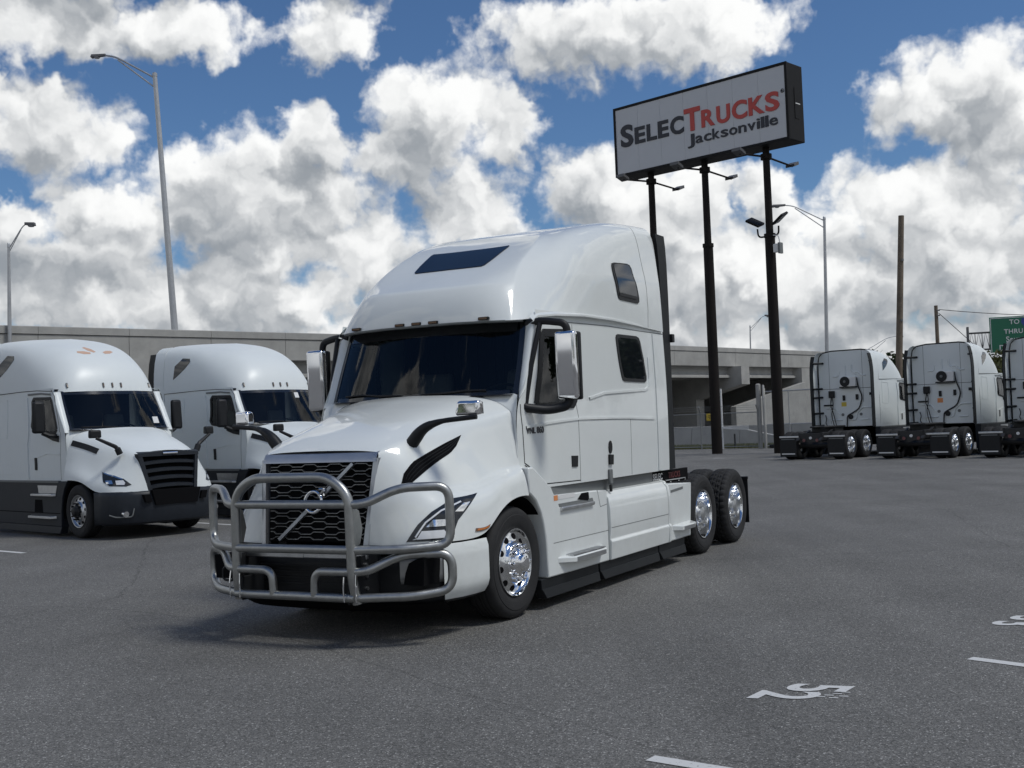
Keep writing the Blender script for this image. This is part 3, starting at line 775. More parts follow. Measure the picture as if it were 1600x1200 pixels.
# grille
GZ0, GZ1 = .815, 1.485
def gY(z): return -1.245 + (z - GZ0) * (.10 / .67)
def gW(z): return .520 + (z - GZ0) * (.055 / .67)
gr = mk('grille', hexa([(-.52, -1.215, GZ0), (.52, -1.215, GZ0), (.52, -1.15, GZ0), (-.52, -1.15, GZ0), (-.575, -1.10, GZ1), (.575, -1.10, GZ1), (.575, -1.05, GZ1), (-.575, -1.05, GZ1)]), 'void', TRK)
surr = []
for sx in (-1, 1):
    rows = []
    for t in np.linspace(0, 1, 6):
        z = GZ0 - .02 + (GZ1 + .03 - GZ0 + .02) * t
        w_ = gW(z)
        rows.append([(sx * (w_ - .004), gY(z) + .05, z), (sx * w_, gY(z) - .018, z), (sx * (w_ + .045), gY(z) - .012, z), (sx * (w_ + .052), gY(z) + .06, z)])
    v, f = grid(rows); surr.append((v, f if sx < 0 else [tuple(reversed(q)) for q in f]))
rows = []
for t in np.linspace(-1, 1, 9):
    w_ = .604 * t
    rows.append([(w_, -1.10, GZ1 - .002), (w_, -1.167, GZ1), (w_, -1.155, GZ1 + .03), (w_, -1.128, GZ1 + .075), (w_, -1.08, GZ1 + .092)])
v, f = grid(rows); surr.append((v, [tuple(reversed(q)) for q in f]))
mk('grille_surround', join(*surr), 'trim_silver', gr, smooth=35)
NROW = 15
for r_ in range(NROW):
    z = GZ0 + .03 + (GZ1 - GZ0 - .055) * r_ / (NROW - 1)
    w_ = gW(z) - .03
    amp = .0095; per = .27
    ph = 0 if r_ % 2 == 0 else per / 2
    xs = [-w_]
    k0 = math.floor((-w_ - ph) / per) - 1
    knots = []
    for k in range(k0, k0 + 10):
        b = k * per + ph
        for dx, dz in ((.0, -amp), (.075, -amp), (.105, amp), (.21, amp), (.24, -amp)):
            knots.append((b + dx, dz))
    knots.sort()
    kx = [q[0] for q in knots]; kz = [q[1] for q in knots]
    X_ = sorted({-w_, w_, *[x for x in kx if -w_ < x < w_]})
    rows = []
    for x in X_:
        zz = z + float(np.interp(x, kx, kz)); y = gY(zz) + .012
        rows.append([(x, y + .03, zz - .0032), (x, y, zz - .0032), (x, y, zz + .0032), (x, y + .03, zz + .0032)])
    v, f = grid(rows)
    mk('grille_bar', (v, [tuple(reversed(q)) for q in f]), 'grille_bar', gr, smooth=20)
# diagonal bar and round emblem with arrow
def gp(x, z, o=-.012): return Vector((x, gY(z) + o, z))
for a, b in (((-.38, .83), (-.075, 1.095)), ((.07, 1.215), (.36, 1.472))):
    A, B = Vector((a[0], 0, a[1])), Vector((b[0], 0, b[1]))
    t = (B - A).normalized(); nrm = Vector((-t.z, 0, t.x)) * .016
    v = []
    for P in (A, B):
        for o_, s_ in ((.02, -1), (-.016, -1), (-.016, 1), (.02, 1)):
            q = P + nrm * s_; v.append((q.x, gY(q.z) + o_, q.z))
    mk('diagonal_bar', (v, [(0, 1, 5, 4), (1, 2, 6, 5), (2, 3, 7, 6), (3, 0, 4, 7), (0, 3, 2, 1), (4, 5, 6, 7)]), 'trim_silver', gr, bevel=.003)
ring = [gp(-.015 + .088 * math.cos(6.28318 * k / 40), 1.152 + .088 * math.sin(6.28318 * k / 40), -.03) for k in range(41)]
em = mk('emblem_ring', tube(ring, .0155, 10, caps=False), 'chrome', gr)
A = gp(.035, 1.205, -.035); B = gp(.10, 1.262, -.035)
mk('emblem_arrow', join(tube([A, B], .011, 8), tube([gp(.045, 1.262, -.035), B, gp(.10, 1.205, -.035)], .011, 8)), 'chrome', em)
mk('emblem_band', shift(box(-.075, .075, -.008, .008, -.018, .018), tuple(gp(-.015, 1.152, -.022))), 'trim_silver', em)

# bumper: dark middle, silver fog-lamp bezels, white corners
BW = [(0, -1.30), (.35, -1.295), (.62, -1.275), (.85, -1.235), (1.02, -1.15), (1.13, -1.0), (1.195, -.8), (1.225, -.6), (1.228, -.425)]
def bump_grid(i0, i1, z0, z1, inset, taper=.0, n=8, mx=None):
    P = [Vector((x, y, 0)) for x, y in BW]
    seq = []
    for i in range(i0, i1):
        for k in range(4): seq.append(P[i].lerp(P[i + 1], k / 4))
    seq.append(P[i1])
    rows = []
    for p in seq:
        c = Vector((p.x * .90, p.y * .90 - .03, 0)); d = (p - Vector((p.x * .6, -.3, 0))).normalized()
        q = p - d * inset
        col_ = []
        for k in range(n + 1):
            t = k / n; z = z0 + (z1 - z0) * t
            tuck = .07 * max(0, 1 - t / .28) ** 2 + .025 * max(0, (t - .82) / .18) ** 2 + taper * (1 - t)
            col_.append((q.x - d.x * tuck, q.y - d.y * tuck, z))
        rows.append(col_)
    v, f = grid(rows)
    return v, [tuple(reversed(q)) for q in f]
mat('bezel', (0.30, 0.305, 0.31), 0.35, 0.6)
bp_ = mk('bumper', both(bump_grid(0, 8, .30, .70, .045)), 'black', TRK, smooth=50)
for fl in (lambda q: q, mir):
    c = mk('bumper_corner', fl(bump_grid(5, 8, .325, .785, 0)), 'white', bp_, smooth=60)
    z = mk('fog_bezel', fl(bump_grid(3, 5, .455, .715, .012)), 'bezel', bp_, smooth=60)
    mk('fog_recess', fl(prism([(.905, .485), (1.095, .485), (1.11, .69), (1.03, .695), (.96, .66), (.925, .58)], 1, -1.262, -1.02)), 'void', bp_)
    mk('bumper_groove', fl(bump_grid(6, 8, .50, .507, -.0015, n=1)), 'grey_trim', bp_)
mk('cross_member', both(box(0, .64, -1.40, -1.36, .70, .755)), 'alloy_dull', bp_, bevel=.008)
mk('lower_grille', join(*[box(-.60, .60, -1.262, -1.20, .46 + .05 * k, .475 + .05 * k) for k in range(4)]), 'black', bp_)
mk('air_dam', both(grid([[(x * .93, y + .20, .225), (x * .97, y + .07, .31)] for x, y in BW[:6]])), 'void', bp_, smooth=60)

# headlamps
HL = [(0.882, -1.168, 0.821), (0.945, -1.088, 0.955), (1.009, -0.973, 1.05), (1.076, -0.744, 1.145), (1.137, -0.43, 1.169), (1.149, -0.649, 1.044), (1.138, -0.773, 0.964), (1.135, -0.836, 0.875), (1.131, -0.88, 0.815)]
mat('headlamp_glass', (0.022, 0.026, 0.032), 0.10, spec=0.45)
for fl in (lambda q: q, mir):
    h = mk('headlight', fl(hood_s.patch(HL, .006, skirt=.03)), 'headlamp_glass', TRK, smooth=70)
    mk('light_strip', fl(hood_s.strip([(0.935, -1.115, 0.85), (0.985, -1.035, 0.965), (1.05, -0.90, 1.05), (1.105, -.68, 1.105)], .014, .011)), 'lens', h)
    mk('lamp_reflector', fl(hood_s.patch([(0.95, -1.12, .835), (.975, -1.08, .90), (1.10, -.93, .90), (1.12, -.90, .835)], .011)), 'lens', h)
    mk('lamp_reflector', fl(hood_s.patch([(1.00, -1.05, .93), (1.03, -.99, .985), (1.11, -.85, .98), (1.12, -.86, .93)], .011)), 'alloy', h)
    mk('lamp_reflector', fl(hood_s.patch([(1.10, -.78, 1.03), (1.115, -.66, 1.09), (1.14, -.58, 1.10), (1.14, -.70, 1.03)], .011)), 'alloy', h)
    mk('side_marker', fl(hood_s.patch([(1.194, -.586, .851), (1.194, -.572, .879), (1.22, -.373, .895), (1.219, -.397, .868)], .008)), 'amber_dark', TRK)
    mk('lamp_lens', fl(hood_s.patch([(1.196, -.565, .858), (1.196, -.555, .874), (1.218, -.39, .887), (1.217, -.41, .870)], .011)), 'amber', TRK.children[-1])
    VT = [(0.784, -1.073, 1.28), (0.783, -1.024, 1.375), (0.8, -0.918, 1.462), (0.825, -0.761, 1.519), (0.853, -0.487, 1.603), (0.882, -0.249, 1.668), (0.903, -0.36, 1.579), (0.908, -0.465, 1.523), (0.895, -0.654, 1.459), (0.878, -0.852, 1.376), (0.834, -1.023, 1.277)]
    def lerp_line(P, n):
        P = [np.array(p) for p in P]; d = np.cumsum([0] + [np.linalg.norm(P[i + 1] - P[i]) for i in range(len(P) - 1)]); d /= d[-1]
        return [np.array([np.interp(t, d, [p[k] for p in P]) for k in range(3)]) for t in np.linspace(0, 1, n)]
    up_l, lo_l = lerp_line(VT[:6], 19), lerp_line([VT[10], VT[9], VT[8], VT[7], VT[6], VT[5]], 19)
    uvs = [[np.array(hood_s.find(a_ * (1 - t) + b_ * t)) for t in (0, .25, .5, .75, 1)] for a_, b_ in zip(up_l, lo_l)]
    rows = [[hood_s.off(r_[0], -.012)] + [hood_s.off(q, .005) for q in r_] + [hood_s.off(r_[-1], -.012)] for r_ in uvs]
    vt = mk('hood_vent', fl(grid(rows)), 'void', TRK, smooth=60)
    for t in (.28, .5, .72):
        ln = [r_[0] * (1 - t) + r_[-1] * t for r_ in uvs[1:-1]]
        rows = []
        for q in ln:
            p_, n_ = hood_s.pt(*q), hood_s.normal(*q)
            rows.append([p_ + n_ * .004 + np.array((0, 0, -.006)), p_ + n_ * .008 + np.array((0, 0, -.005)), p_ + n_ * .008 + np.array((0, 0, .005)), p_ + n_ * .004 + np.array((0, 0, .006))])
        mk('vent_slat', fl(grid(rows)), 'soft_black', vt)
    # hood mirror
    pth = fillet([(.72, -.80, 1.61), (.84, -.80, 1.745), (1.0, -.77, 1.80), (1.33, -.72, 1.825)], .12)
    n_ = len(pth)
    am = mk('hood_mirror_arm', fl(tube(pth, [.058 - .036 * min(1, i / (n_ * .75)) for i in range(n_)], 10)), 'black', TRK)
    mh = mk('hood_mirror', fl(hexa([(1.13, -.76, 1.835), (1.335, -.70, 1.835), (1.335, -.60, 1.84), (1.13, -.64, 1.84), (1.145, -.745, 1.965), (1.34, -.69, 1.965), (1.34, -.61, 1.96), (1.145, -.64, 1.96)])), 'chrome', TRK, bevel=.028, seg=4)
    mk('mirror_glass', fl(hexa([(1.145, -.636, 1.85), (1.325, -.596, 1.85), (1.325, -.592, 1.85), (1.145, -.632, 1.85), (1.155, -.636, 1.95), (1.325, -.604, 1.95), (1.325, -.600, 1.95), (1.155, -.632, 1.95)])), 'dark_glass', mh)
    # door mirror on its bracket
    br = mk('mirror_bracket', fl(tube(fillet([(1.05, .77, 2.715), (1.22, .78, 2.725), (1.44, .83, 2.69), (1.46, .84, 2.56)], .08), .036, 10)), 'black', TRK)
    mk('mirror_bracket', fl(tube(fillet([(1.05, .55, 1.99), (1.12, .50, 1.90), (1.30, .66, 1.865), (1.46, .80, 1.90), (1.46, .84, 2.05)], .08), .044, 10)), 'black', br)
    mk('bracket_strut', fl(tube([(1.20, .775, 2.72), (1.165, .62, 2.3), (1.135, .52, 1.90)], .026, 8)), 'black', br)
    md = mk('door_mirror', fl(hexa([(1.362, .722, 1.965), (1.588, .722, 1.965), (1.588, .80, 1.965), (1.362, .80, 1.965), (1.366, .700, 2.605), (1.584, .700, 2.605), (1.584, .80, 2.605), (1.366, .80, 2.605)])), 'chrome', TRK, bevel=.034, seg=5, smooth=60)
    mk('mirror_housing', fl(box(1.36, 1.59, .79, .86, 1.955, 2.60)), 'black', md, bevel=.02)
    mk('mirror_glass', fl(box(1.38, 1.57, .861, .866, 1.98, 2.575)), 'chrome', md)

# lower fairings, steps, skirts
def pan(poly, x0, x1, m_='white', nm='side_panel', par=TRK, bev=.014):
    outs = []
    for fl in (lambda q: q, mir): outs.append(mk(nm, fl(prism(poly, 0, x0, x1)), m_, par, bevel=bev, smooth=30))
    return outs
ARCH = [(.672, .288), (.672, .50), (.655, .66), (.62, .80), (.565, .92), (.48, 1.03), (.38, 1.095), (.352, 1.105)]
PA = pan(ARCH + [(.352, 1.345), (.44, 1.345), (.80, 1.13), (.86, 1.055), (1.80, 1.035), (2.085, 1.02), (2.085, .278)], 1.02, 1.236)
secB = [(.95, 1.03), (1.13, 1.022), (1.20, .995), (1.245, .93), (1.262, .82), (1.264, .62), (1.25, .50), (1.272, .475), (1.262, .40), (1.248, .283), (.95, .283)]
for fl in (lambda q: q, mir):
    pb = mk('tank_fairing', fl(prism(secB, 1, 2.10, 3.775)), 'white', TRK, bevel=.008, smooth=30)
    mk('fairing_edge', fl(prism([(x + (.006 if x > 1 else 0), z + (.006 if z > .9 else 0)) for x, z in secB], 1, 3.785, 3.845)), 'white', TRK, bevel=.01, smooth=30)
    pc = mk('side_panel', fl(prism([(3.85, .285), (4.56, .285), (4.655, .935), (3.85, .97)], 0, .95, 1.236)), 'white', TRK, bevel=.014)
    mk('panel_gap', fl(prism([(.80, .598), (.80, .604), (2.085, .600), (2.085, .594)], 0, 1.23, 1.2375)), 'grey_trim', PA[0] if fl is not mir else PA[1])
    mk('panel_gap', fl(prism([(2.11, .618), (2.11, .624), (3.77, .622), (3.77, .616)], 0, 1.25, 1.2655)), 'grey_trim', pb)
    mk('panel_gap', fl(prism([(1.84, 1.03), (1.846, 1.03), (1.906, .862), (2.07, .875), (2.07, .869), (1.90, .855)], 0, 1.23, 1.2375)), 'grey_trim', PA[0] if fl is not mir else PA[1])
    P_ = PA[0] if fl is not mir else PA[1]
    # upper step with tread, lower step shelf
    mk('step_recess', fl(prism([(.93, .965), (1.72, .965), (1.74, .93), (.95, .93)], 0, 1.225, 1.2385)), 'grey_trim', P_, bevel=.003)
    mk('step_tread', fl(join(box(1.20, 1.262, .97, 1.72, .893, .93), box(1.255, 1.266, .975, 1.715, .898, .925))), 'alloy_dull', P_, bevel=.004)
    mk('step_pocket', fl(prism([(1.36, .975), (1.46, 1.03), (1.62, 1.03), (1.63, .97), (1.60, .945)], 0, 1.20, 1.241)), 'void', P_)
    sh = mk('step_shelf', fl(hexa([(1.19, .80, .40), (1.335, 1.08, .385), (1.335, 1.80, .385), (1.19, 1.96, .40), (1.19, .80, .462), (1.335, 1.06, .447), (1.335, 1.82, .447), (1.19, 1.96, .475)])), 'white', P_, bevel=.012)
    mk('step_tread', fl(join(box(1.225, 1.325, 1.06, 1.80, .455, .464), *[box(1.236 + .018 * k, 1.244 + .018 * k, 1.07, 1.79, .464, .470) for k in range(5)])), 'alloy_dull', P_)
    mk('step_tread', fl(box(1.333, 1.340, 1.10, 1.78, .397, .437)), 'alloy_dull', P_)
    mk('step_shelf', fl(hexa([(1.19, 3.90, .40), (1.32, 4.08, .39), (1.32, 4.52, .39), (1.19, 4.58, .40), (1.19, 3.90, .475), (1.32, 4.06, .455), (1.32, 4.55, .455), (1.19, 4.59, .485)])), 'white', pc, bevel=.012)
    mk('step_tread', fl(box(1.318, 1.325, 4.12, 4.50, .402, .44)), 'alloy_dull', pc)
    mk('step_tread', fl(prism([(3.93, .885), (4.34, .905), (4.34, .875), (3.93, .855)], 0, 1.22, 1.240)), 'grey_trim', pc)
    for y0, y1 in ((.56, 1.845), (1.885, 3.515), (3.545, 4.385)):
        mk('skirt', fl(join(prism([(y0, .19), (y0, .285), (y1, .285), (y1, .19)], 0, 1.12, 1.215), hexa([(1.14, y0 + .05, .105), (1.245, y0 + .05, .105), (1.245, y1 - .02, .105), (1.14, y1 - .02, .105), (1.14, y0, .196), (1.222, y0, .196), (1.222, y1, .196), (1.14, y1, .196)]))), 'soft_black', TRK, bevel=.006)
    mk('sill', fl(box(1.05, 1.165, .62, 3.55, 1.0, 1.14)), 'grey_trim', TRK)
    mk('fender_liner', fl(grid([[(1.20, .12 + r_ * math.cos(a), .505 + r_ * math.sin(a)), (.72, .12 + r_ * math.cos(a), .505 + r_ * math.sin(a))] for a, r_ in [(R(k), .60) for k in range(-15, 200, 9)]])), 'void', TRK)
    fl_vf = both(box(0, 0, 0, 0, 0, 0))
mk('warning_label', box(1.2365, 1.239, .84, .92, 1.0, 1.05), 'label_orange', TRK)
mk('warning_label', box(1.2365, 1.239, .93, 1.30, 1.005, 1.045), 'label_white', TRK)
v, f = text_vf('VNL 860', .085, .003, .002)
mk('model_lettering', xf((v, f), (.075, 1, 0), (0, 0, 1), (1, -.075, 0), (baseX(.50, 1.67) + .004, .50, 1.655)), 'letters_dark', TRK, smooth=0)

# grille guard
GR = mk('grille_guard', tube(fillet([(-.615, -1.50, .36), (-.60, -1.54, .56), (-.595, -1.545, 1.235), (-.405, -1.55, 1.378), (.405, -1.55, 1.378), (.595, -1.545, 1.235), (.60, -1.54, .56), (.615, -1.50, .36)], .13, 8), .0415, 16), 'guard', TRK)
tubes = [[(-.6, -1.545, 1.158), (.6, -1.545, 1.158)], [(-.6, -1.545, .793), (.6, -1.545, .793)], [(-.62, -1.53, .405), (.62, -1.53, .405)]]
for t in tubes: mk('crossbar', tube(t, .037, 14), 'guard', GR)
for fl in (lambda q: q, mir):
    mk('wing_loop', fl(tube(fillet([(.58, -1.545, 1.155), (.72, -1.50, 1.16), (.93, -1.33, 1.275), (1.265, -1.10, 1.275), (1.265, -1.095, .80), (1.0, -1.34, .785), (.58, -1.545, .79)], .12, 8), .037, 14)), 'guard', GR)
    mk('wing_loop', fl(tube(fillet([(.58, -1.54, .615), (.72, -1.50, .62), (.93, -1.33, .735), (1.27, -1.10, .735), (1.27, -1.095, .44), (1.02, -1.32, .405), (.58, -1.53, .405)], .12, 8), .037, 14)), 'guard', GR)
    mk('inner_hoop', fl(tube(fillet([(.58, -1.54, .615), (.22, -1.54, .612), (.215, -1.535, .41)], .12, 8), .035, 14)), 'guard', GR)
    mk('mounting_plate', fl(join(box(.625, .637, -1.53, -1.18, .35, .74), box(.55, .562, -1.54, -1.20, .35, .55))), 'black', GR, bevel=.004)
    mk('gusset', fl(prism([(-1.545, .80), (-1.44, .83), (-1.40, .95), (-1.44, 1.10), (-1.545, 1.16)], 0, .607, .617)), 'guard', GR, bevel=.003)
    mk('pin_clip', fl(tube(fillet([(.655, -1.56, .60), (.66, -1.575, .50), (.655, -1.575, .40), (.655, -1.56, .37)], .03), .006, 6)), 'chrome', GR)
    mk('pin_clip', fl(tube(fillet([(.545, -1.575, .58), (.54, -1.585, .48), (.545, -1.58, .38)], .03), .006, 6)), 'chrome', GR)
    for zz in (.47, .57, .66):
        mk('bolt', fl(tube([(.636, -1.40, zz), (.652, -1.40, zz)], .016, 6)), 'alloy_dull', GR)
mk('tow_hook', tube(fillet([(-.80, -1.42, .62), (-.86, -1.43, .60), (-.86, -1.43, .50), (-.76, -1.42, .49), (-.75, -1.42, .60), (-.80, -1.42, .62)], .03), .011, 6), 'black', GR)

# running gear
for s_ in (1, -1):
    wheel(TRK, .12, 1.055, s_, 'front')
    for y in (5.12, 6.43):
        wheel(TRK, y, 1.085, s_, 'rear'); wheel(TRK, y, .755, s_, 'inner')
mk('axle', join(tube([(-.95, .12, .48), (.95, .12, .48)], .07, 10), tube([(-.95, 5.12, .5), (.95, 5.12, .5)], .10, 12), tube([(-.95, 6.43, .5), (.95, 6.43, .5)], .10, 12)), 'frame_black', TRK)
fr = mk('frame', join(*[box(s_ * .43 - .045, s_ * .43 + .045, -1.15, 7.0, .68, .95) for s_ in (1, -1)], box(-.43, .43, 6.9, 7.0, .70, .93), box(-.43, .43, 4.2, 4.35, .70, .93)), 'frame_black', TRK, bevel=.01)
mk('engine_shadow', box(-.5, .5, -.95, .5, .45, 1.4), 'void', TRK)  # plain near-black box added to stand for the shade under the hood
mk('chassis_tank', both(box(.55, 1.0, 2.1, 4.5, .35, .95)), 'frame_black', TRK, bevel=.08)
mk('deck_plate', box(-.62, .62, 4.25, 5.0, .97, 1.0), 'black', TRK)
fwh = mk('fifth_wheel', prism([(-.5, 5.35), (-.5, 6.0), (-.28, 6.5), (-.1, 6.45), (-.06, 6.0), (.06, 6.0), (.1, 6.45), (.28, 6.5), (.5, 6.0), (.5, 5.35)], 2, 1.08, 1.13), 'frame_black', TRK, bevel=.01)
mk('fifth_wheel_mount', box(-.45, .45, 5.5, 6.1, .95, 1.08), 'frame_black', fwh)
for s_ in (1, -1):
    mk('mud_flap', box(s_ * .60 if s_ > 0 else -1.23, 1.23 if s_ > 0 else -.60, 6.97, 6.985, .22, .83), 'black', TRK)
    mk('flap_hanger', box(min(s_ * .45, s_ * 1.24), max(s_ * .45, s_ * 1.24), 6.95, 6.99, .83, .87), 'black', TRK, bevel=.008)
# lettered plate on the catwalk and its hardware
cw = mk('catwalk_panel', box(1.11, 1.15, 3.56, 4.78, .965, 1.115), 'void', TRK, bevel=.004)
v, f = text_vf('SELEC', .105, .002, .002, spacing=1.12)
mk('lettering', xf((v, f), (0, 1, 0), (0, 0, 1), (1, 0, 0), (1.152, 3.60, 1.02)), 'label_white', cw, smooth=0)
v, f = text_vf('TRUCKS', .098, .002, .002, spacing=1.12)
mk('lettering', xf((v, f), (0, 1, 0), (0, 0, 1), (1, 0, 0), (1.152, 4.10, 1.02)), 'letters_red_dark', cw, smooth=0)
mk('grab_rail', tube([(1.16, 3.98, 1.0), (1.16, 4.65, .995)], .006, 6), 'alloy_dull', cw)
for y in (4.16, 4.44, 4.66): mk('bolt', tube([(1.15, y, .978), (1.162, y, .978)], .009, 8), 'chrome', cw)
# ------------------------------------------------------------------ fleet sleeper trucks (one prototype, five in the lot)
HOODC = [
 [(.50,-1.36,.86),(.52,-1.34,.98),(.545,-1.31,1.12),(.575,-1.27,1.28),(.61,-1.22,1.43),(.60,-1.17,1.53),(.45,-1.165,1.565),(.30,-1.165,1.58),(.15,-1.165,1.587),(0,-1.165,1.59)],
 [(.72,-1.33,.86),(.73,-1.30,.97),(.74,-1.26,1.08),(.73,-1.19,1.25),(.72,-1.08,1.43),(.66,-1.0,1.57),(.48,-.97,1.64),(.32,-.97,1.66),(.16,-.97,1.67),(0,-.97,1.675)],
 [(.95,-1.18,.86),(.95,-1.12,.97),(.94,-1.06,1.08),(.90,-.97,1.22),(.82,-.86,1.42),(.73,-.77,1.63),(.53,-.74,1.73),(.35,-.73,1.76),(.17,-.73,1.77),(0,-.73,1.775)],
 [(1.10,-.92,.86),(1.10,-.87,.96),(1.08,-.80,1.07),(1.0,-.70,1.20),(.90,-.60,1.42),(.80,-.52,1.68),(.58,-.48,1.80),(.38,-.47,1.84),(.19,-.47,1.855),(0,-.47,1.86)],
 [(1.16,-.62,.86),(1.16,-.59,.95),(1.13,-.53,1.06),(1.05,-.43,1.19),(.96,-.33,1.42),(.87,-.26,1.72),(.65,-.22,1.86),(.43,-.21,1.905),(.21,-.21,1.92),(0,-.21,1.925)],
 [(1.19,-.38,.98),(1.185,-.35,1.05),(1.15,-.28,1.14),(1.08,-.18,1.25),(1.0,-.08,1.45),(.92,-.02,1.76),(.70,.02,1.92),(.47,.02,1.96),(.23,.01,1.975),(0,0,1.98)],
 [(1.20,.0,1.105),(1.195,.02,1.15),(1.16,.05,1.22),(1.11,.12,1.32),(1.04,.20,1.50),(.97,.25,1.80),(.75,.26,1.97),(.50,.23,2.0),(.25,.21,2.01),(0,.20,2.015)],
 [(1.20,.52,1.08),(1.195,.52,1.15),(1.18,.52,1.26),(1.155,.52,1.36),(1.125,.52,1.55),(1.08,.50,1.86),(.86,.46,2.01),(.57,.38,2.04),(.28,.33,2.05),(0,.31,2.055)],
]
ROOFC = [
 [(0,.78,2.79),(.4,.79,2.79),(.72,.83,2.785),(.92,.92,2.78),(1.03,1.04,2.78),(1.10,1.24,2.81),(1.16,1.6,2.85),(1.195,2.1,2.85),(1.21,2.8,2.84),(1.215,3.72,2.83)],
 [(0,.84,3.0),(.4,.85,3.0),(.70,.89,3.0),(.89,.99,3.0),(1.0,1.13,3.0),(1.08,1.34,3.02),(1.15,1.7,3.05),(1.19,2.15,3.05),(1.205,2.8,3.05),(1.21,3.72,3.05)],
 [(0,.96,3.24),(.38,.97,3.24),(.66,1.02,3.23),(.84,1.14,3.22),(.96,1.30,3.22),(1.05,1.52,3.24),(1.12,1.85,3.27),(1.17,2.25,3.3),(1.19,2.85,3.3),(1.2,3.72,3.3)],
 [(0,1.17,3.47),(.35,1.18,3.47),(.61,1.23,3.46),(.78,1.35,3.45),(.90,1.52,3.45),(.99,1.74,3.47),(1.07,2.05,3.52),(1.125,2.4,3.55),(1.155,2.95,3.57),(1.17,3.72,3.57)],
 [(0,1.47,3.67),(.31,1.48,3.67),(.54,1.53,3.665),(.70,1.64,3.66),(.82,1.79,3.665),(.91,2.0,3.685),(.99,2.3,3.72),(1.05,2.6,3.75),(1.09,3.05,3.78),(1.12,3.72,3.79)],
 [(0,1.84,3.82),(.25,1.85,3.82),(.44,1.89,3.82),(.58,1.98,3.825),(.68,2.12,3.835),(.76,2.31,3.85),(.83,2.55,3.875),(.89,2.8,3.9),(.94,3.2,3.92),(.98,3.72,3.93)],
 [(0,2.22,3.915),(.16,2.23,3.916),(.30,2.26,3.92),(.39,2.33,3.925),(.46,2.44,3.93),(.52,2.59,3.94),(.57,2.75,3.955),(.61,3.0,3.97),(.64,3.25,3.98),(.67,3.72,3.985)],
 [(0,2.48,3.955),(0,2.49,3.956),(0,2.52,3.958),(0,2.57,3.96),(0,2.64,3.965),(0,2.74,3.97),(0,2.88,3.98),(0,3.06,3.987),(0,3.27,3.992),(0,3.72,3.995)],
]
FLEET = 'white fleet sleeper trucks parked in rows'
ORG_R = Vector((10.953, 42.070, 0)); YAW_R = math.pi - R(40.2)
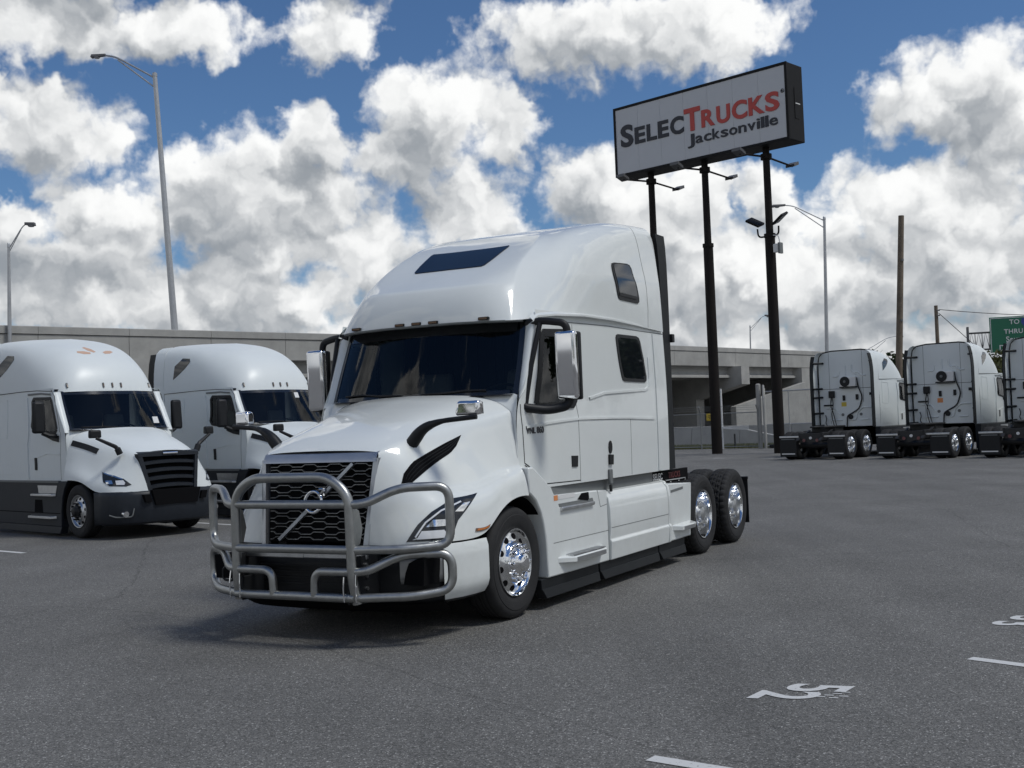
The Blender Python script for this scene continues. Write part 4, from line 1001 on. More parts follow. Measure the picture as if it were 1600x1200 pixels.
def fleet_truck():
    T_ = thing('fleet_truck', 'white sleeper truck seen from behind, nearest the dark sign posts', 'truck', (0, 0, 0), 0, FLEET)
    hs, rs = Surf(HOODC, (0, 0, .8)), Surf(ROOFC)
    def weld(o):
        b = bmesh.new(); b.from_mesh(o.data); bmesh.ops.remove_doubles(b, verts=b.verts, dist=.0008); b.to_mesh(o.data); b.free()
    ho = mk('hood', both(hs.mesh(44, 52)), 'white_fleet', T_, smooth=50); weld(ho)
    ro = mk('roof', both(rs.mesh(44, 56)), 'white_fleet', T_, smooth=50); weld(ro)
    def ys(z): return .52 if z < 1.98 else .52 + (.98 - .52) * min(1, (z - 1.98) / .76)
    def bx(y, z): return float(np.interp(y, [.5, .8, 1.2, 1.8, 2.4, 4.0], [1.13, 1.15, 1.175, 1.195, 1.203, 1.205])) - .02 * ((z - 1.8) / .9) ** 2 + .01
    ctrl = []
    for z in [1.06, 1.25, 1.5, 1.75, 1.98, 2.15, 2.35, 2.6, 2.86]:
        y0 = ys(z); ctrl.append([(bx(y, z), y, z) for y in [y0 + (3.72 - y0) * t for t in (0, .06, .13, .22, .34, .48, .62, .76, .9, 1)]])
    ss = Surf(ctrl, (0, 2, 2))
    DW = [(.83, 2.06), (1.02, 2.60), (1.06, 2.66), (1.72, 2.68), (1.78, 2.62), (1.80, 2.14), (1.74, 2.07), (1.4, 2.03), (1.1, 1.99), (.88, 2.0)]
    sm_ = cut(ss.mesh(70, 110), DW)
    SIDES = ((lambda q: q), mir)
    def ST(pts, w, **k): return ss.strip([(1.2, y, z) for y, z in pts], w, axes=(1, 2), **k)
    for fl in SIDES:
        c = mk('cab_side', fl(sm_), 'white_fleet', T_, smooth=50)
        mk('window_frame', fl(ss.strip([(1.2, *q) for q in DW] + [(1.2, *DW[0])], .06, .010, axes=(1, 2), n=3, depth=.03)), 'black', c)
        mk('window_glass', fl(ss.patch([(1.2, *q) for q in DW], -.006, axes=(1, 2), rings=3, skirt=.012)), 'side_glass', c)
        mk('window_brow', fl(ST([(1.05, 2.74), (1.4, 2.77), (1.95, 2.77)], .035, off=.02)), 'grey_trim', c)
        mk('door_gap', fl(ST([(.70, 2.0), (.72, 1.5), (.73, 1.09)], .010)), 'grey_trim', c)
        mk('door_gap', fl(ST([(1.05, 2.83), (.92, 2.70), (.80, 2.3), (.73, 2.0)], .012)), 'black', c)
        mk('roof_gap', fl(ST([(1.0, 2.80), (1.6, 2.835), (2.4, 2.84), (3.7, 2.825)], .014, off=.004)), 'black', c)
        mk('cab_swage', fl(ST([(2.02, 1.10), (2.02, 1.8), (2.02, 2.70)], .10, off=.022)), 'white_fleet', c, smooth=60)
        mk('door_crease', fl(ST([(.74, 1.58), (1.2, 1.60), (1.8, 1.50)], .022, off=.010)), 'white_fleet', c, smooth=60)
        mk('door_handle', fl(ST([(1.66, 1.28), (1.655, 1.40), (1.66, 1.52)], .075, off=.018)), 'black', c)
        sw_ = [(2.88, 2.70), (3.46, 2.73), (3.50, 1.95), (2.92, 1.92)]
        mk('sleeper_panel', fl(ST(sw_ + [sw_[0]], .022, off=.008)), 'white_fleet', c, smooth=60)
        mk('locker_panel', fl(ST([(2.7, 1.75), (3.4, 1.75), (3.5, 1.65), (3.5, 1.3), (3.4, 1.2), (2.7, 1.2)], .016, off=.006)), 'white_fleet', c, smooth=60)
        u = mk('upper_window', fl(rs.patch([(1.15, 2.97, 3.62), (1.15, 2.70, 3.60), (1.15, 2.66, 3.52), (1.15, 2.85, 3.36), (1.18, 3.30, 3.14), (1.17, 3.26, 3.45)], .008)), 'dark_glass', T_)
        # rear quarter panel, then the rubber-edged extender
        sec = [(1.205, 1.08), (1.207, 2.2), (1.21, 3.05), (1.2, 3.3), (1.17, 3.57), (1.12, 3.79), (1.04, 3.88), (.94, 3.93)]
        def fin(y0, y1, zmax):
            A = [(x, z) for x, z in sec if z <= zmax]
            v, f = grid([[(x, y0, z), (x, y1, z), (x - .025, y1, z - .004), (x - .025, y0, z - .004)] for x, z in A], True)
            n_ = len(v); return v, [tuple(reversed(q_)) for q_ in f + [(0, 1, 2, 3), (n_ - 1, n_ - 2, n_ - 3, n_ - 4)]]
        mk('quarter_panel', fl(fin(3.728, 4.16, 3.95)), 'white_fleet', T_, smooth=40)
        mk('extender', fl(fin(4.164, 4.42, 3.80)), 'soft_black', T_, smooth=40)
        for zz in (3.52, 2.55, 2.22, 1.62, 1.15): mk('extender_strut', fl(tube([(1.17, 4.25, zz), (.92 if zz > 3 else 1.0, 3.82, zz + .01)], .04, 6)), 'black', T_)
        # lamps, vent strip, mirrors
        h_ = mk('headlight', fl(hs.patch([(1.04, -.62, 1.25), (.98, -.95, 1.19), (.86, -1.12, 1.10), (.76, -1.22, .98), (.86, -1.20, .965), (1.06, -.95, .98), (1.10, -.78, 1.06)], .006)), 'headlamp_glass', T_, smooth=70)
        mk('lamp_reflector', fl(hs.patch([(.86, -1.17, 1.03), (.88, -1.13, 1.08), (.98, -1.02, 1.08), (.98, -1.06, 1.0), (.88, -1.17, .99)], .011)), 'lens', h_)
        mk('lamp_reflector', fl(hs.patch([(1.02, -1.0, 1.02), (1.02, -.95, 1.09), (1.08, -.82, 1.09), (1.08, -.87, 1.02)], .011)), 'alloy', h_)
        mk('lamp_trim', fl(hs.strip([(1.04, -.68, 1.235), (.98, -.95, 1.17), (.87, -1.10, 1.09)], .02, .011)), 'alloy', h_)
        mk('cowl_strip', fl(hs.strip([(1.085, .44, 1.80), (1.02, .10, 1.74), (.96, -.28, 1.64)], .11, .006)), 'black', T_)
        mk('pillar_base', fl(ST([(.74, 1.87), (.95, 1.90), (1.18, 1.97)], .12, off=.012)), 'black', c)
        mk('mirror_arm', fl(join(tube([(1.14, .85, 1.93), (1.30, .86, 1.94), (1.42, .90, 2.0)], .045, 8))), 'black', T_)
        dm = mk('door_mirror', fl(hexa([(1.36, .83, 1.99), (1.60, .86, 1.99), (1.60, .98, 1.99), (1.36, .98, 1.99), (1.36, .86, 2.60), (1.585, .88, 2.60), (1.585, .98, 2.60), (1.36, .98, 2.60)])), 'black', T_, bevel=.05, seg=3)
        mk('mirror_glass', fl(box(1.39, 1.56, .982, .986, 2.05, 2.55)), 'alloy', dm)
        hm = mk('hood_mirror_arm', fl(tube(fillet([(.80, -.90, 1.55), (.86, -.89, 1.68), (1.19, -.76, 1.86)], .05), [.06] * 3 + [.04] * 5 + [.028], 8)), 'black', T_)
        mk('hood_mirror', fl(hexa([(1.09, -.80, 1.86), (1.30, -.76, 1.86), (1.30, -.66, 1.86), (1.09, -.68, 1.86), (1.09, -.79, 2.01), (1.30, -.75, 2.01), (1.30, -.67, 2.01), (1.09, -.69, 2.01)])), 'black', T_, bevel=.03, seg=3)
        # charcoal chassis fairing with aluminium steps
        fa = mk('chassis_fairing', fl(prism([(.66, .20), (.65, .50), (.60, .75), (.52, .92), (.42, 1.03), (.42, 1.055), (3.75, 1.045), (3.75, .20)], 0, 1.0, 1.195)), 'charcoal', T_, bevel=.012)
        mk('fairing_skirt', fl(hexa([(1.05, .72, .06), (1.20, .72, .06), (1.20, 3.72, .06), (1.05, 3.72, .06), (1.05, .66, .20), (1.19, .66, .20), (1.19, 3.75, .20), (1.05, 3.75, .20)])), 'charcoal', T_, bevel=.01)
        mk('sill_strip', fl(box(1.0, 1.205, .74, 3.72, 1.035, 1.075)), 'grey_trim', T_)
        mk('step_plate', fl(prism([(.80, .98), (1.62, .98), (1.58, .83), (.86, .83)], 0, 1.19, 1.201)), 'alloy_dull', fa)
        mk('step_tread', fl(hexa([(1.16, .86, .775), (1.27, .92, .775), (1.27, 1.80, .775), (1.16, 1.86, .775), (1.16, .86, .825), (1.27, .92, .815), (1.27, 1.80, .815), (1.16, 1.86, .825)])), 'alloy_dull', fa, bevel=.006)
        mk('step_tread', fl(hexa([(1.16, .84, .345), (1.30, .94, .345), (1.30, 1.86, .345), (1.16, 1.96, .345), (1.16, .84, .40), (1.30, .94, .39), (1.30, 1.86, .39), (1.16, 1.96, .40)])), 'alloy_dull', fa, bevel=.006)
        mk('step_pocket', fl(prism([(1.42, .44), (1.45, .70), (1.75, .70), (1.78, .44)], 0, 1.18, 1.199)), 'void', fa)
        mk('fairing_groove', fl(join(box(1.19, 1.200, .7, 3.75, .44, .455))), 'void', fa)
        mk('fender_liner', fl(grid([[(1.18, .60 * math.cos(a), .505 + .60 * math.sin(a)), (.7, .60 * math.cos(a), .505 + .60 * math.sin(a))] for a in [R(k) for k in range(-15, 200, 12)]])), 'void', T_)
    # windscreen
    W_ = []
    for z, yc, ye, xe in [(2.03, .40, .56, 1.03), (2.2, .47, .66, 1.025), (2.4, .56, .77, 1.018), (2.6, .66, .89, 1.005), (2.79, .75, .99, .99)]:
        W_.append([(xe * t, yc + (ye - yc) * abs(t) ** 2.4, z) for t in (-1, -.88, -.7, -.45, -.2, 0, .2, .45, .7, .88, 1)])
    w_s = Surf(W_, (0, 2, 2.2))
    wi = mk('windshield', w_s.mesh(16, 36), 'windshield', T_, smooth=80)
    def q(x, z): return (x, 0, z)
    mk('glass_band', join(w_s.strip([q(-1.0, 2.04), q(-.5, 2.04), q(0, 2.04), q(.5, 2.04), q(1.0, 2.04)], .05, .004, axes=(0, 2)),
       w_s.strip([q(-.97, 2.755), q(-.5, 2.755), q(0, 2.755), q(.5, 2.755), q(.97, 2.755)], .07, .004, axes=(0, 2)),
       w_s.strip([q(1.01, 2.03), q(1.0, 2.3), q(.98, 2.79)], .055, .005, axes=(0, 2)), w_s.strip([q(-1.01, 2.03), q(-1.0, 2.3), q(-.98, 2.79)], .055, .005, axes=(0, 2))), 'black_gloss', wi)
    mk('wiper', tube([w_s.off(w_s.find((x, 0, z), (0, 2)), .02) for x, z in [(-.05, 2.05), (-.4, 2.075), (-.82, 2.07)]], .010, 6), 'black', wi)
    for fl in SIDES:
        rows = []
        for t in np.linspace(0, 1, 8):
            z = 1.98 + .80 * t
            a = np.array(w_s.pt(*w_s.find((1.03, 0, max(2.03, min(z, 2.79))), (0, 2)))); a[2] = z
            b = np.array((bx(ys(z) + .012, z), ys(z) + .012, z))
            rows.append([a + np.array((-.012, .012, 0)), a + np.array((.01, -.012, 0)), a * .5 + b * .5 + np.array((.02, -.03, 0)), b + np.array((.003, 0, 0))])
        v, f = grid(rows)
        mk('front_pillar', fl((v, [tuple(reversed(x)) for x in f])), 'white_fleet', T_, smooth=60)
    rows = [[(x, .30 + .16 * abs(x) ** 2.2, 2.02), (x, .40 + .16 * abs(x) ** 2.2, 2.035), (x, .45 + .17 * abs(x) ** 2.2, 2.02)] for x in np.linspace(-1.05, 1.05, 11)]
    v, f = grid(rows); mk('cowl', (v, [tuple(reversed(x)) for x in f]), 'black', T_)
    for x in (-.87, -.188, 0, .188, .87):
        uv = rs.find((abs(x), 0, 2.87), (0, 2)); p = rs.pt(*uv); n_ = rs.normal(*uv)
        p2 = rs.pt(*rs.find((abs(x), 0, 2.94), (0, 2)))
        A, B = np.array(p) + n_ * .008, np.array(p2) + n_ * .008
        s_ = 1 if x >= 0 else -1
        m_ = mk('marker_lamp', tube([(A[0] * s_, A[1], A[2] - .01), (B[0] * s_, B[1], B[2] + .01)], .02, 8), 'grey_trim', T_)
        mk('lamp_lens', tube([(A[0] * s_, A[1] - .010, A[2]), (B[0] * s_, B[1] - .010, B[2])], .013, 6), 'amber_dark', m_)
    for fl in SIDES:
        A_ = [hs.pt(1, v_) for v_ in np.linspace(.36, .80, 10)]
        kp = [(1.135, .53, 1.45), (1.13, .53, 1.80), (1.12, .55, 1.98), (1.05, .57, 2.035), (.9, .53, 2.03), (.70, .46, 2.03)]
        rows = []
        for k in range(10):
            t = k / 9 * 5; i_ = min(int(t), 4); b = np.array(kp[i_]) * (1 - t + i_) + np.array(kp[i_ + 1]) * (t - i_)
            rows.append([A_[k] + np.array((0, -.01, 0)), A_[k] * .5 + b * .5 + np.array((.008, 0, .006)), b])
        mk('cowl_corner', fl(grid(rows)), 'white_fleet', T_, smooth=70)
    # interior
    d_ = mk('dashboard', box(-1.0, 1.0, .72, 1.1, 1.5, 2.0), 'interior', T_, bevel=.04)
    mk('cab_floor', box(-1.1, 1.1, .6, 3.7, 1.08, 1.14), 'interior', T_)
    mk('curtain', box(-1.12, 1.12, 2.2, 2.26, 1.14, 2.84), 'interior', T_)
    mk('headliner', box(-1.05, 1.05, 1.05, 3.6, 2.80, 2.84), 'interior', T_)
    for sx in (-.55, .55):
        st = mk('seat', box(sx - .26, sx + .26, 1.3, 1.75, 1.45, 1.62), 'seat', T_, bevel=.05)
        mk('seat_back', hexa([(sx - .25, 1.68, 1.6), (sx + .25, 1.68, 1.6), (sx + .25, 1.8, 1.6), (sx - .25, 1.8, 1.6), (sx - .2, 1.78, 2.35), (sx + .2, 1.78, 2.35), (sx + .2, 1.88, 2.35), (sx - .2, 1.88, 2.35)]), 'seat', st, bevel=.04)
    rm = [Matrix.Rotation(R(35), 4, 'X') @ Vector((.23 * math.cos(6.28318 * k / 24), .23 * math.sin(6.28318 * k / 24), 0)) for k in range(25)]
    mk('steering_wheel', shift(tube(rm, .017, 6, caps=False), (.52, 1.15, 2.0)), 'black', T_)
    # grille
    def gy(z): return -1.385 + (z - .66) * (.17 / .86)
    def gw(z): return .44 + (z - .66) * (.16 / .86)
    g_ = mk('grille', hexa([(-.44, -1.33, .66), (.44, -1.33, .66), (.44, -1.2, .66), (-.44, -1.2, .66), (-.60, -1.15, 1.53), (.60, -1.15, 1.53), (.60, -1.05, 1.53), (-.60, -1.05, 1.53)]), 'void', T_)
    fr_ = []
    for sx in (-1, 1):
        rows = []
        for t in np.linspace(0, 1, 6):
            z = .64 + .90 * t; w_ = gw(z)
            rows.append([(sx * (w_ - .05), gy(z) + .05, z), (sx * (w_ - .045), gy(z) - .03, z), (sx * (w_ + .03), gy(z) - .015, z), (sx * (w_ + .04), gy(z) + .08, z)])
        v, f = grid(rows); fr_.append((v, f if sx < 0 else [tuple(reversed(x)) for x in f]))
    for zz in (.66, 1.515):
        w_ = gw(zz) + .03
        rows = [[(w_ * t, gy(zz) + .06, zz - .035), (w_ * t, gy(zz) - .03 - .03 * (1 - t * t), zz - .03), (w_ * t, gy(zz) - .02 - .03 * (1 - t * t), zz + .05 * (1 - .7 * t * t) + (.01 if zz > 1 else 0)), (w_ * t, gy(zz) + .06, zz + .06)] for t in np.linspace(-1, 1, 9)]
        v, f = grid(rows); fr_.append((v, [tuple(reversed(x)) for x in f]))
    mk('grille_frame', join(*fr_), 'charcoal', g_, smooth=35)
    for k in range(5):
        z = .79 + .145 * k; w_ = gw(z) - .03
        rows = []
        for t in np.linspace(-1, 1, 9):
            y = gy(z) - .045 * (1 - t * t); dz = -.03 * t * t
            rows.append([(w_ * t, y + .09, z + .055 + dz), (w_ * t, y - .005, z + .03 + dz), (w_ * t, y - .008, z - .015 + dz), (w_ * t, y + .03, z - .03 + dz)])
        v, f = grid(rows); mk('grille_slat', (v, f), 'charcoal', g_, smooth=30)
    mk('name_badge', xf(tube(fillet([(-.15, 0, 0), (.15, 0, 0)], .01), .022, 10), (1, 0, 0), (0, .6, 0), (0, 0, 1), (0, gy(1.53) - .075, 1.535)), 'chrome', g_)
    # bumper
    BC = [(0, -1.47), (.35, -1.46), (.60, -1.42), (.82, -1.33), (1.0, -1.19), (1.11, -1.02), (1.17, -.85), (1.19, -.66)]
    rows = []
    for i in range(len(BC) - 1):
        for k in range(3):
            x, y = np.array(BC[i]) * (1 - k / 3) + np.array(BC[i + 1]) * k / 3
            d = np.array((x * .45, y + .3)); d /= np.linalg.norm(d)
            rows.append([(x - d[0] * o, y - d[1] * o, z) for z, o in ((.26, .10), (.30, .03), (.42, 0), (.60, 0), (.78, .01), (.84, .03), (.865, .07))])
    rows.append([(1.19, -.62, z) for z in (.26, .30, .42, .60, .78, .84, .865)])
    v, f = grid(rows)
    b_ = mk('bumper', both((v, [tuple(reversed(x)) for x in f])), 'charcoal', T_, smooth=45); weld(b_)
    li = mk('lower_intake', prism([(-.43, .60), (.43, .60), (.50, .875), (-.50, .875)], 1, -1.488, -1.40), 'void', b_)
    for k in range(3): mk('intake_slat', box(-.43 - .012 * k, .43 + .012 * k, -1.496, -1.47, .645 + .075 * k, .672 + .075 * k), 'black', li)
    for fl in SIDES:
        mk('fog_lamp', fl(tube([(.93, -1.31, .46), (.93, -1.24, .47)], .055, 12)), 'alloy', b_)
        mk('fog_trim', fl(tube(fillet([(.80, -1.36, .56), (.84, -1.36, .41), (1.05, -1.16, .41), (1.12, -1.05, .45)], .05), .012, 6)), 'grey_trim', b_)
        mk('duct', fl(prism([(.50, .66), (.62, .66), (.66, .80), (.54, .80)], 1, -1.475, -1.36)), 'void', b_)
    # wheels and chassis
    for s_ in (1, -1):
        wheel(T_, 0.0, 1.05, s_, 'front', 'alloy_dull', False)
        for y in (5.08, 6.40):
            wheel(T_, y, 1.085, s_, 'rear'); wheel(T_, y, .755, s_, 'inner')
    mk('axle', tube([(-.95, 0, .48), (.95, 0, .48)], .07, 8), 'frame_black', T_)
    mk('axle', tube([(-.95, 5.08, .5), (.95, 5.08, .5)], .10, 10), 'frame_black', T_)
    mk('axle', tube([(-.95, 6.4, .5), (.95, 6.4, .5)], .10, 10), 'frame_black', T_)
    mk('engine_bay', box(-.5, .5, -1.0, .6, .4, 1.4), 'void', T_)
    fr2 = mk('frame', join(*[box(s_ * .43 - .045, s_ * .43 + .045, -1.1, 7.05, .70, .97) for s_ in (1, -1)], box(-.43, .43, 6.95, 7.05, .62, .95)), 'frame_black', T_, bevel=.01)
    for s_ in (1, -1):
        mk('frame_end', hexa([(s_ * .43 - .05, 6.9, .70), (s_ * .43 + .05, 6.9, .70), (s_ * .43 + .05, 7.25, .70), (s_ * .43 - .05, 7.25, .70), (s_ * .43 - .05, 6.2, 1.05), (s_ * .43 + .05, 6.2, 1.05), (s_ * .43 + .05, 7.2, .76), (s_ * .43 - .05, 7.2, .76)]), 'frame_black', fr2)
        mk('tail_light', tube([(s_ * .25, 7.04, .70), (s_ * .25, 7.08, .70)], .075, 14), 'frame_black', fr2)
        mk('lamp_lens', tube([(s_ * .25, 7.078, .70), (s_ * .25, 7.086, .70)], .058, 14), 'red_lens', fr2)
        fp = mk('mud_flap', box(min(s_ * .60, s_ * 1.24), max(s_ * .60, s_ * 1.24), 6.97, 6.985, .12, .80), 'black', T_)
        mk('flap_hanger', box(min(s_ * .45, s_ * 1.25), max(s_ * .45, s_ * 1.25), 6.945, 7.0, .80, .86), 'alloy_dull', fp, bevel=.006)
        mk('flap_logo', box(min(s_ * .66, s_ * 1.18), max(s_ * .66, s_ * 1.18), 6.985, 6.989, .20, .24), 'label_white', fp)
        mk('flap_logo', box(min(s_ * .66, s_ * 1.18), max(s_ * .66, s_ * 1.18), 6.985, 6.989, .73, .76), 'grey_trim', fp)
    mk('plate_light', tube([(0, 7.04, .78), (0, 7.09, .78)], .05, 10), 'label_white', fr2)
    fw2 = mk('fifth_wheel', prism([(-.5, 5.2), (-.5, 5.9), (-.28, 6.5), (-.1, 6.45), (-.06, 5.9), (.06, 5.9), (.1, 6.45), (.28, 6.5), (.5, 5.9), (.5, 5.2)], 2, 1.12, 1.18), 'frame_black', T_, bevel=.015)
    mk('fifth_wheel_mount', box(-.45, .45, 5.3, 6.0, .95, 1.12), 'frame_black', fw2)
    # back wall and what hangs on it
    bw = mk('back_wall', prism([(-1.18, 1.10), (1.18, 1.10), (1.18, 3.55), (1.12, 3.80), (.98, 3.93), (.6, 3.985), (-.6, 3.985), (-.98, 3.93), (-1.12, 3.80), (-1.18, 3.55)], 1, 3.70, 3.80), 'white_fleet', T_, bevel=.02)
    edge = [(-1.15, 3.795, 1.12), (-1.15, 3.795, 3.5), (-1.09, 3.79, 3.79), (-.95, 3.79, 3.92), (-.58, 3.785, 3.975), (.58, 3.785, 3.975), (.95, 3.79, 3.92), (1.09, 3.79, 3.79), (1.15, 3.795, 3.5), (1.15, 3.795, 1.12)]
    mk('wall_edging', tube(edge, .028, 6), 'black', bw)
    for x in (-.62, .70): mk('wall_joint', box(x - .006, x + .006, 3.80, 3.803, 2.0 if x < 0 else 1.2, 3.95), 'grey_trim', bw)
    mk('wall_joint', box(-1.15, 1.15, 3.80, 3.804, 2.525, 2.54), 'charcoal', bw)
    ribs = [[(-.35, 3.05), (-.2, 3.2), (-.2, 3.42)], [(.05, 3.05), (.05, 3.4)], [(-.75, 3.0), (-.55, 3.0), (-.45, 3.15), (-.3, 3.15)], [(.55, 3.0), (.35, 3.0), (.3, 3.2)],
            [(-.9, 1.8), (-.55, 1.8), (-.35, 1.6), (-.3, 1.35), (-.05, 1.35)], [(.85, 1.8), (.5, 1.8), (.35, 1.55)], [(-.8, 1.35), (-.5, 1.35)], [(.75, 1.35), (.25, 1.35)]]
    for r_ in ribs: mk('wall_rib', tube(fillet([(x, 3.803, z) for x, z in r_], .08), .032, 6), 'white_fleet', bw)
    ac = mk('cooling_unit', box(-.42, .20, 3.80, 4.0, 2.60, 2.96), 'label_white', T_, bevel=.02)
    mk('fan_shroud', tube([(.0, 3.99, 2.79), (.0, 4.03, 2.79)], .19, 20), 'black', ac)
    mk('fan_hub', tube([(.0, 4.03, 2.79), (.0, 4.045, 2.79)], .05, 12), 'grey_trim', ac)
    mk('unit_bracket', box(-.40, .24, 3.80, 3.98, 2.56, 2.60), 'black', ac)
    mk('hose', tube(fillet([(-.42, 3.9, 2.92), (-.45, 3.86, 2.6), (-.60, 3.84, 2.2), (-.45, 3.84, 1.75), (-.12, 3.84, 1.58), (.02, 3.86, 1.5), (.05, 3.86, 1.1)], .15), .024, 7), 'cable', T_)
    bxk = mk('socket_box', box(.50, .72, 3.80, 3.92, 2.2, 2.46), 'black', T_, bevel=.02)
    for k, pts in enumerate([[(.6, 3.9, 2.2), (.66, 3.9, 1.9), (.55, 3.9, 1.6), (.48, 3.92, 1.3), (.42, 3.95, 1.12)], [(.58, 3.9, 2.2), (.54, 3.9, 1.95), (.62, 3.92, 1.6), (.56, 3.95, 1.3), (.50, 3.97, 1.12)], [(.88, 3.9, 1.55), (.82, 3.92, 1.4), (.88, 3.92, 1.25), (.80, 3.92, 1.12)]]):
        mk('air_line', tube(fillet(pts, .12), .018, 6), 'cable', T_)
    for x, z, w_, h_ in ((.14, 2.18, .05, .2), (-.38, 2.2, .05, .2), (-.92, 2.3, .06, .1), (.78, 1.92, .30, .05)): mk('wall_bracket', box(x - w_ / 2 - .02, x + w_ / 2 + .02, 3.80, 3.86, z - h_ / 2, z + h_ / 2), 'black', bw, bevel=.008)
    mk('warning_plate', box(.06, .26, 3.80, 3.806, 1.86, 2.02), 'label_yellow', bw)
    for x in (.22, -.50): mk('wall_port', tube([(x, 3.80, 1.55), (x, 3.82, 1.55)], .055, 14), 'grey_trim', bw)
    mk('wall_port', tube([(-.10, 3.80, 1.46), (-.10, 3.86, 1.46)], .09, 14), 'black', bw)
    return T_, rs, w_s
FT, ft_roof, ft_ws = fleet_truck()
# prototype stands with its rear axle on the row line: local rear axle at y = 6.4
def place_r(k):
    X_ = Vector((math.cos(YAW_R), math.sin(YAW_R), 0)); Y_ = Vector((-math.sin(YAW_R), math.cos(YAW_R), 0))
    return ORG_R - X_ * k - Y_ * 6.4
FT.location = place_r(0); FT.rotation_euler = (0, 0, YAW_R)
R2 = dup(FT, place_r(3.64), YAW_R, 'white sleeper truck seen from behind, middle one of the three at right')
dup(FT, place_r(7.08), YAW_R, 'white sleeper truck cut off by the right edge, last of the row at right')
for ch in R2.children:
    for g in ch.children:
        if g.name.startswith('warning_plate'):
            g.data = g.data.copy(); g.data.materials[0] = MATS['label_orange']
HID = ('back_wall', 'cooling_unit', 'hose', 'socket_box', 'air_line', 'fifth_wheel', 'mud_flap', 'extender_strut')
YAW_L = R(47)
L1_O = Vector((-7.010, 21.601, 0)); XL = Vector((math.cos(YAW_L), math.sin(YAW_L), 0))
L1 = dup(FT, L1_O, YAW_L, 'white sleeper truck facing right at the left edge, with three peach strokes on its roof', .95, skip=HID)
L2 = dup(FT, L1_O + XL * 3.85, YAW_L, 'white sleeper truck facing right, half hidden between the left-edge truck and the big truck', .95, skip=HID)
for r_ in ():
    pass
def roof_stroke(x0, z0, x1, z1, w):
    pts = []
    for t in (0, .5, 1):
        x, z = x0 + (x1 - x0) * t, z0 + (z1 - z0) * t
        uv = ft_roof.find((abs(x), 0, z), (0, 2)); p = ft_roof.pt(*uv); n_ = ft_roof.normal(*uv)
        pts.append((np.array((p[0] * (1 if x >= 0 else -1), p[1], p[2])), np.array((n_[0] * (1 if x >= 0 else -1), n_[1], n_[2]))))
    d = pts[2][0] - pts[0][0]; rows = []
    for i, (p, n_) in enumerate(pts):
        b = np.cross(n_, d); b /= np.linalg.norm(b); ww = w * (1 if i == 1 else .55)
        rows.append([p - b * ww / 2 - n_ * .004, p - b * ww / 2 + n_ * .003, p + b * ww / 2 + n_ * .003, p + b * ww / 2 - n_ * .004])
    return grid(rows)
for a in ((-.42, 3.60, -.17, 3.575, .12), (-.20, 3.71, -.06, 3.60, .12), (.12, 3.585, .34, 3.625, .12)):
    mk('faded_stroke', roof_stroke(*a), 'peach', L1)
for tr in (L1, L2):
    mk('windshield_sticker', ft_ws.patch([(.72, 0, 2.12), (.86, 0, 2.12), (.86, 0, 2.25), (.72, 0, 2.25)] if tr is L1 else [(.30, 0, 2.60), (.42, 0, 2.60), (.42, 0, 2.72), (.30, 0, 2.72)], .006, axes=(0, 2), rings=2), 'label_white', tr)
# ------------------------------------------------------------------ more materials
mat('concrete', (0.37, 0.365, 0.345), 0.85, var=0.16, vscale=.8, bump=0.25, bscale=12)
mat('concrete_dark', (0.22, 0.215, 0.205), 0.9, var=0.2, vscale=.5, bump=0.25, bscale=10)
mat('joint', (0.05, 0.05, 0.05), 0.9)
mat('galvanised', (0.47, 0.48, 0.49), 0.42, 0.7, var=0.1, vscale=3)
mat('lamp_head', (0.12, 0.12, 0.125), 0.5, 0.3)
mat('post_brown', (0.014, 0.011, 0.010), 0.65, var=0.3, vscale=1.5, bump=0.2, bscale=30, spec=0.2)
mat('cabinet_black', (0.009, 0.009, 0.010), 0.55, var=0.2, spec=0.2)
mat('sign_face', (0.56, 0.575, 0.60), 0.45, var=0.03, vscale=.6)
mat('sign_navy', (0.012, 0.016, 0.028), 0.45)
mat('sign_red', (0.50, 0.055, 0.045), 0.45)
mat('wood_pole', (0.17, 0.135, 0.10), 0.85, var=0.3, vscale=2, bump=0.4, bscale=18)
mat('road_sign_green', (0.012, 0.16, 0.085), 0.4)
mat('shield_blue', (0.03, 0.06, 0.30), 0.4)
mat('steel_grey', (0.16, 0.16, 0.16), 0.6, 0.4)
mat('fence_wire', (0.30, 0.31, 0.31), 0.55, 0.5)
mat('sign_yellow', (0.62, 0.45, 0.05), 0.5)
mat('leaf', (0.055, 0.085, 0.028), 0.6, var=0.35, vscale=1.3)
mat('leaf_olive', (0.11, 0.115, 0.035), 0.6, var=0.35, vscale=1.3)
mat('bark', (0.10, 0.075, 0.055), 0.9, var=0.3)
mat('grass', (0.10, 0.11, 0.045), 0.8, var=0.4, vscale=.7)
mat('led', (0.30, 0.31, 0.33), 0.3)

def worn_paint():
    m = bpy.data.materials.new('road_paint'); m.use_nodes = True
    n, l = m.node_tree.nodes, m.node_tree.links; b = n['Principled BSDF']; b.inputs['Roughness'].default_value = .75
    t = n.new('ShaderNodeTexCoord')
    z = n.new('ShaderNodeTexNoise'); z.inputs['Scale'].default_value = 45; z.inputs['Detail'].default_value = 8; z.inputs['Roughness'].default_value = .75; l.new(t.outputs['Object'], z.inputs['Vector'])
    r = n.new('ShaderNodeMapRange'); r.inputs[1].default_value = .34; r.inputs[2].default_value = .42; l.new(z.outputs['Fac'], r.inputs[0])
    x = n.new('ShaderNodeMix'); x.data_type = 'RGBA'; l.new(r.outputs[0], x.inputs[0]); x.inputs[6].default_value = (.12, .12, .125, 1); x.inputs[7].default_value = (.62, .62, .61, 1)
    l.new(x.outputs[2], b.inputs['Base Color'])
    MATS['road_paint'] = m
worn_paint()

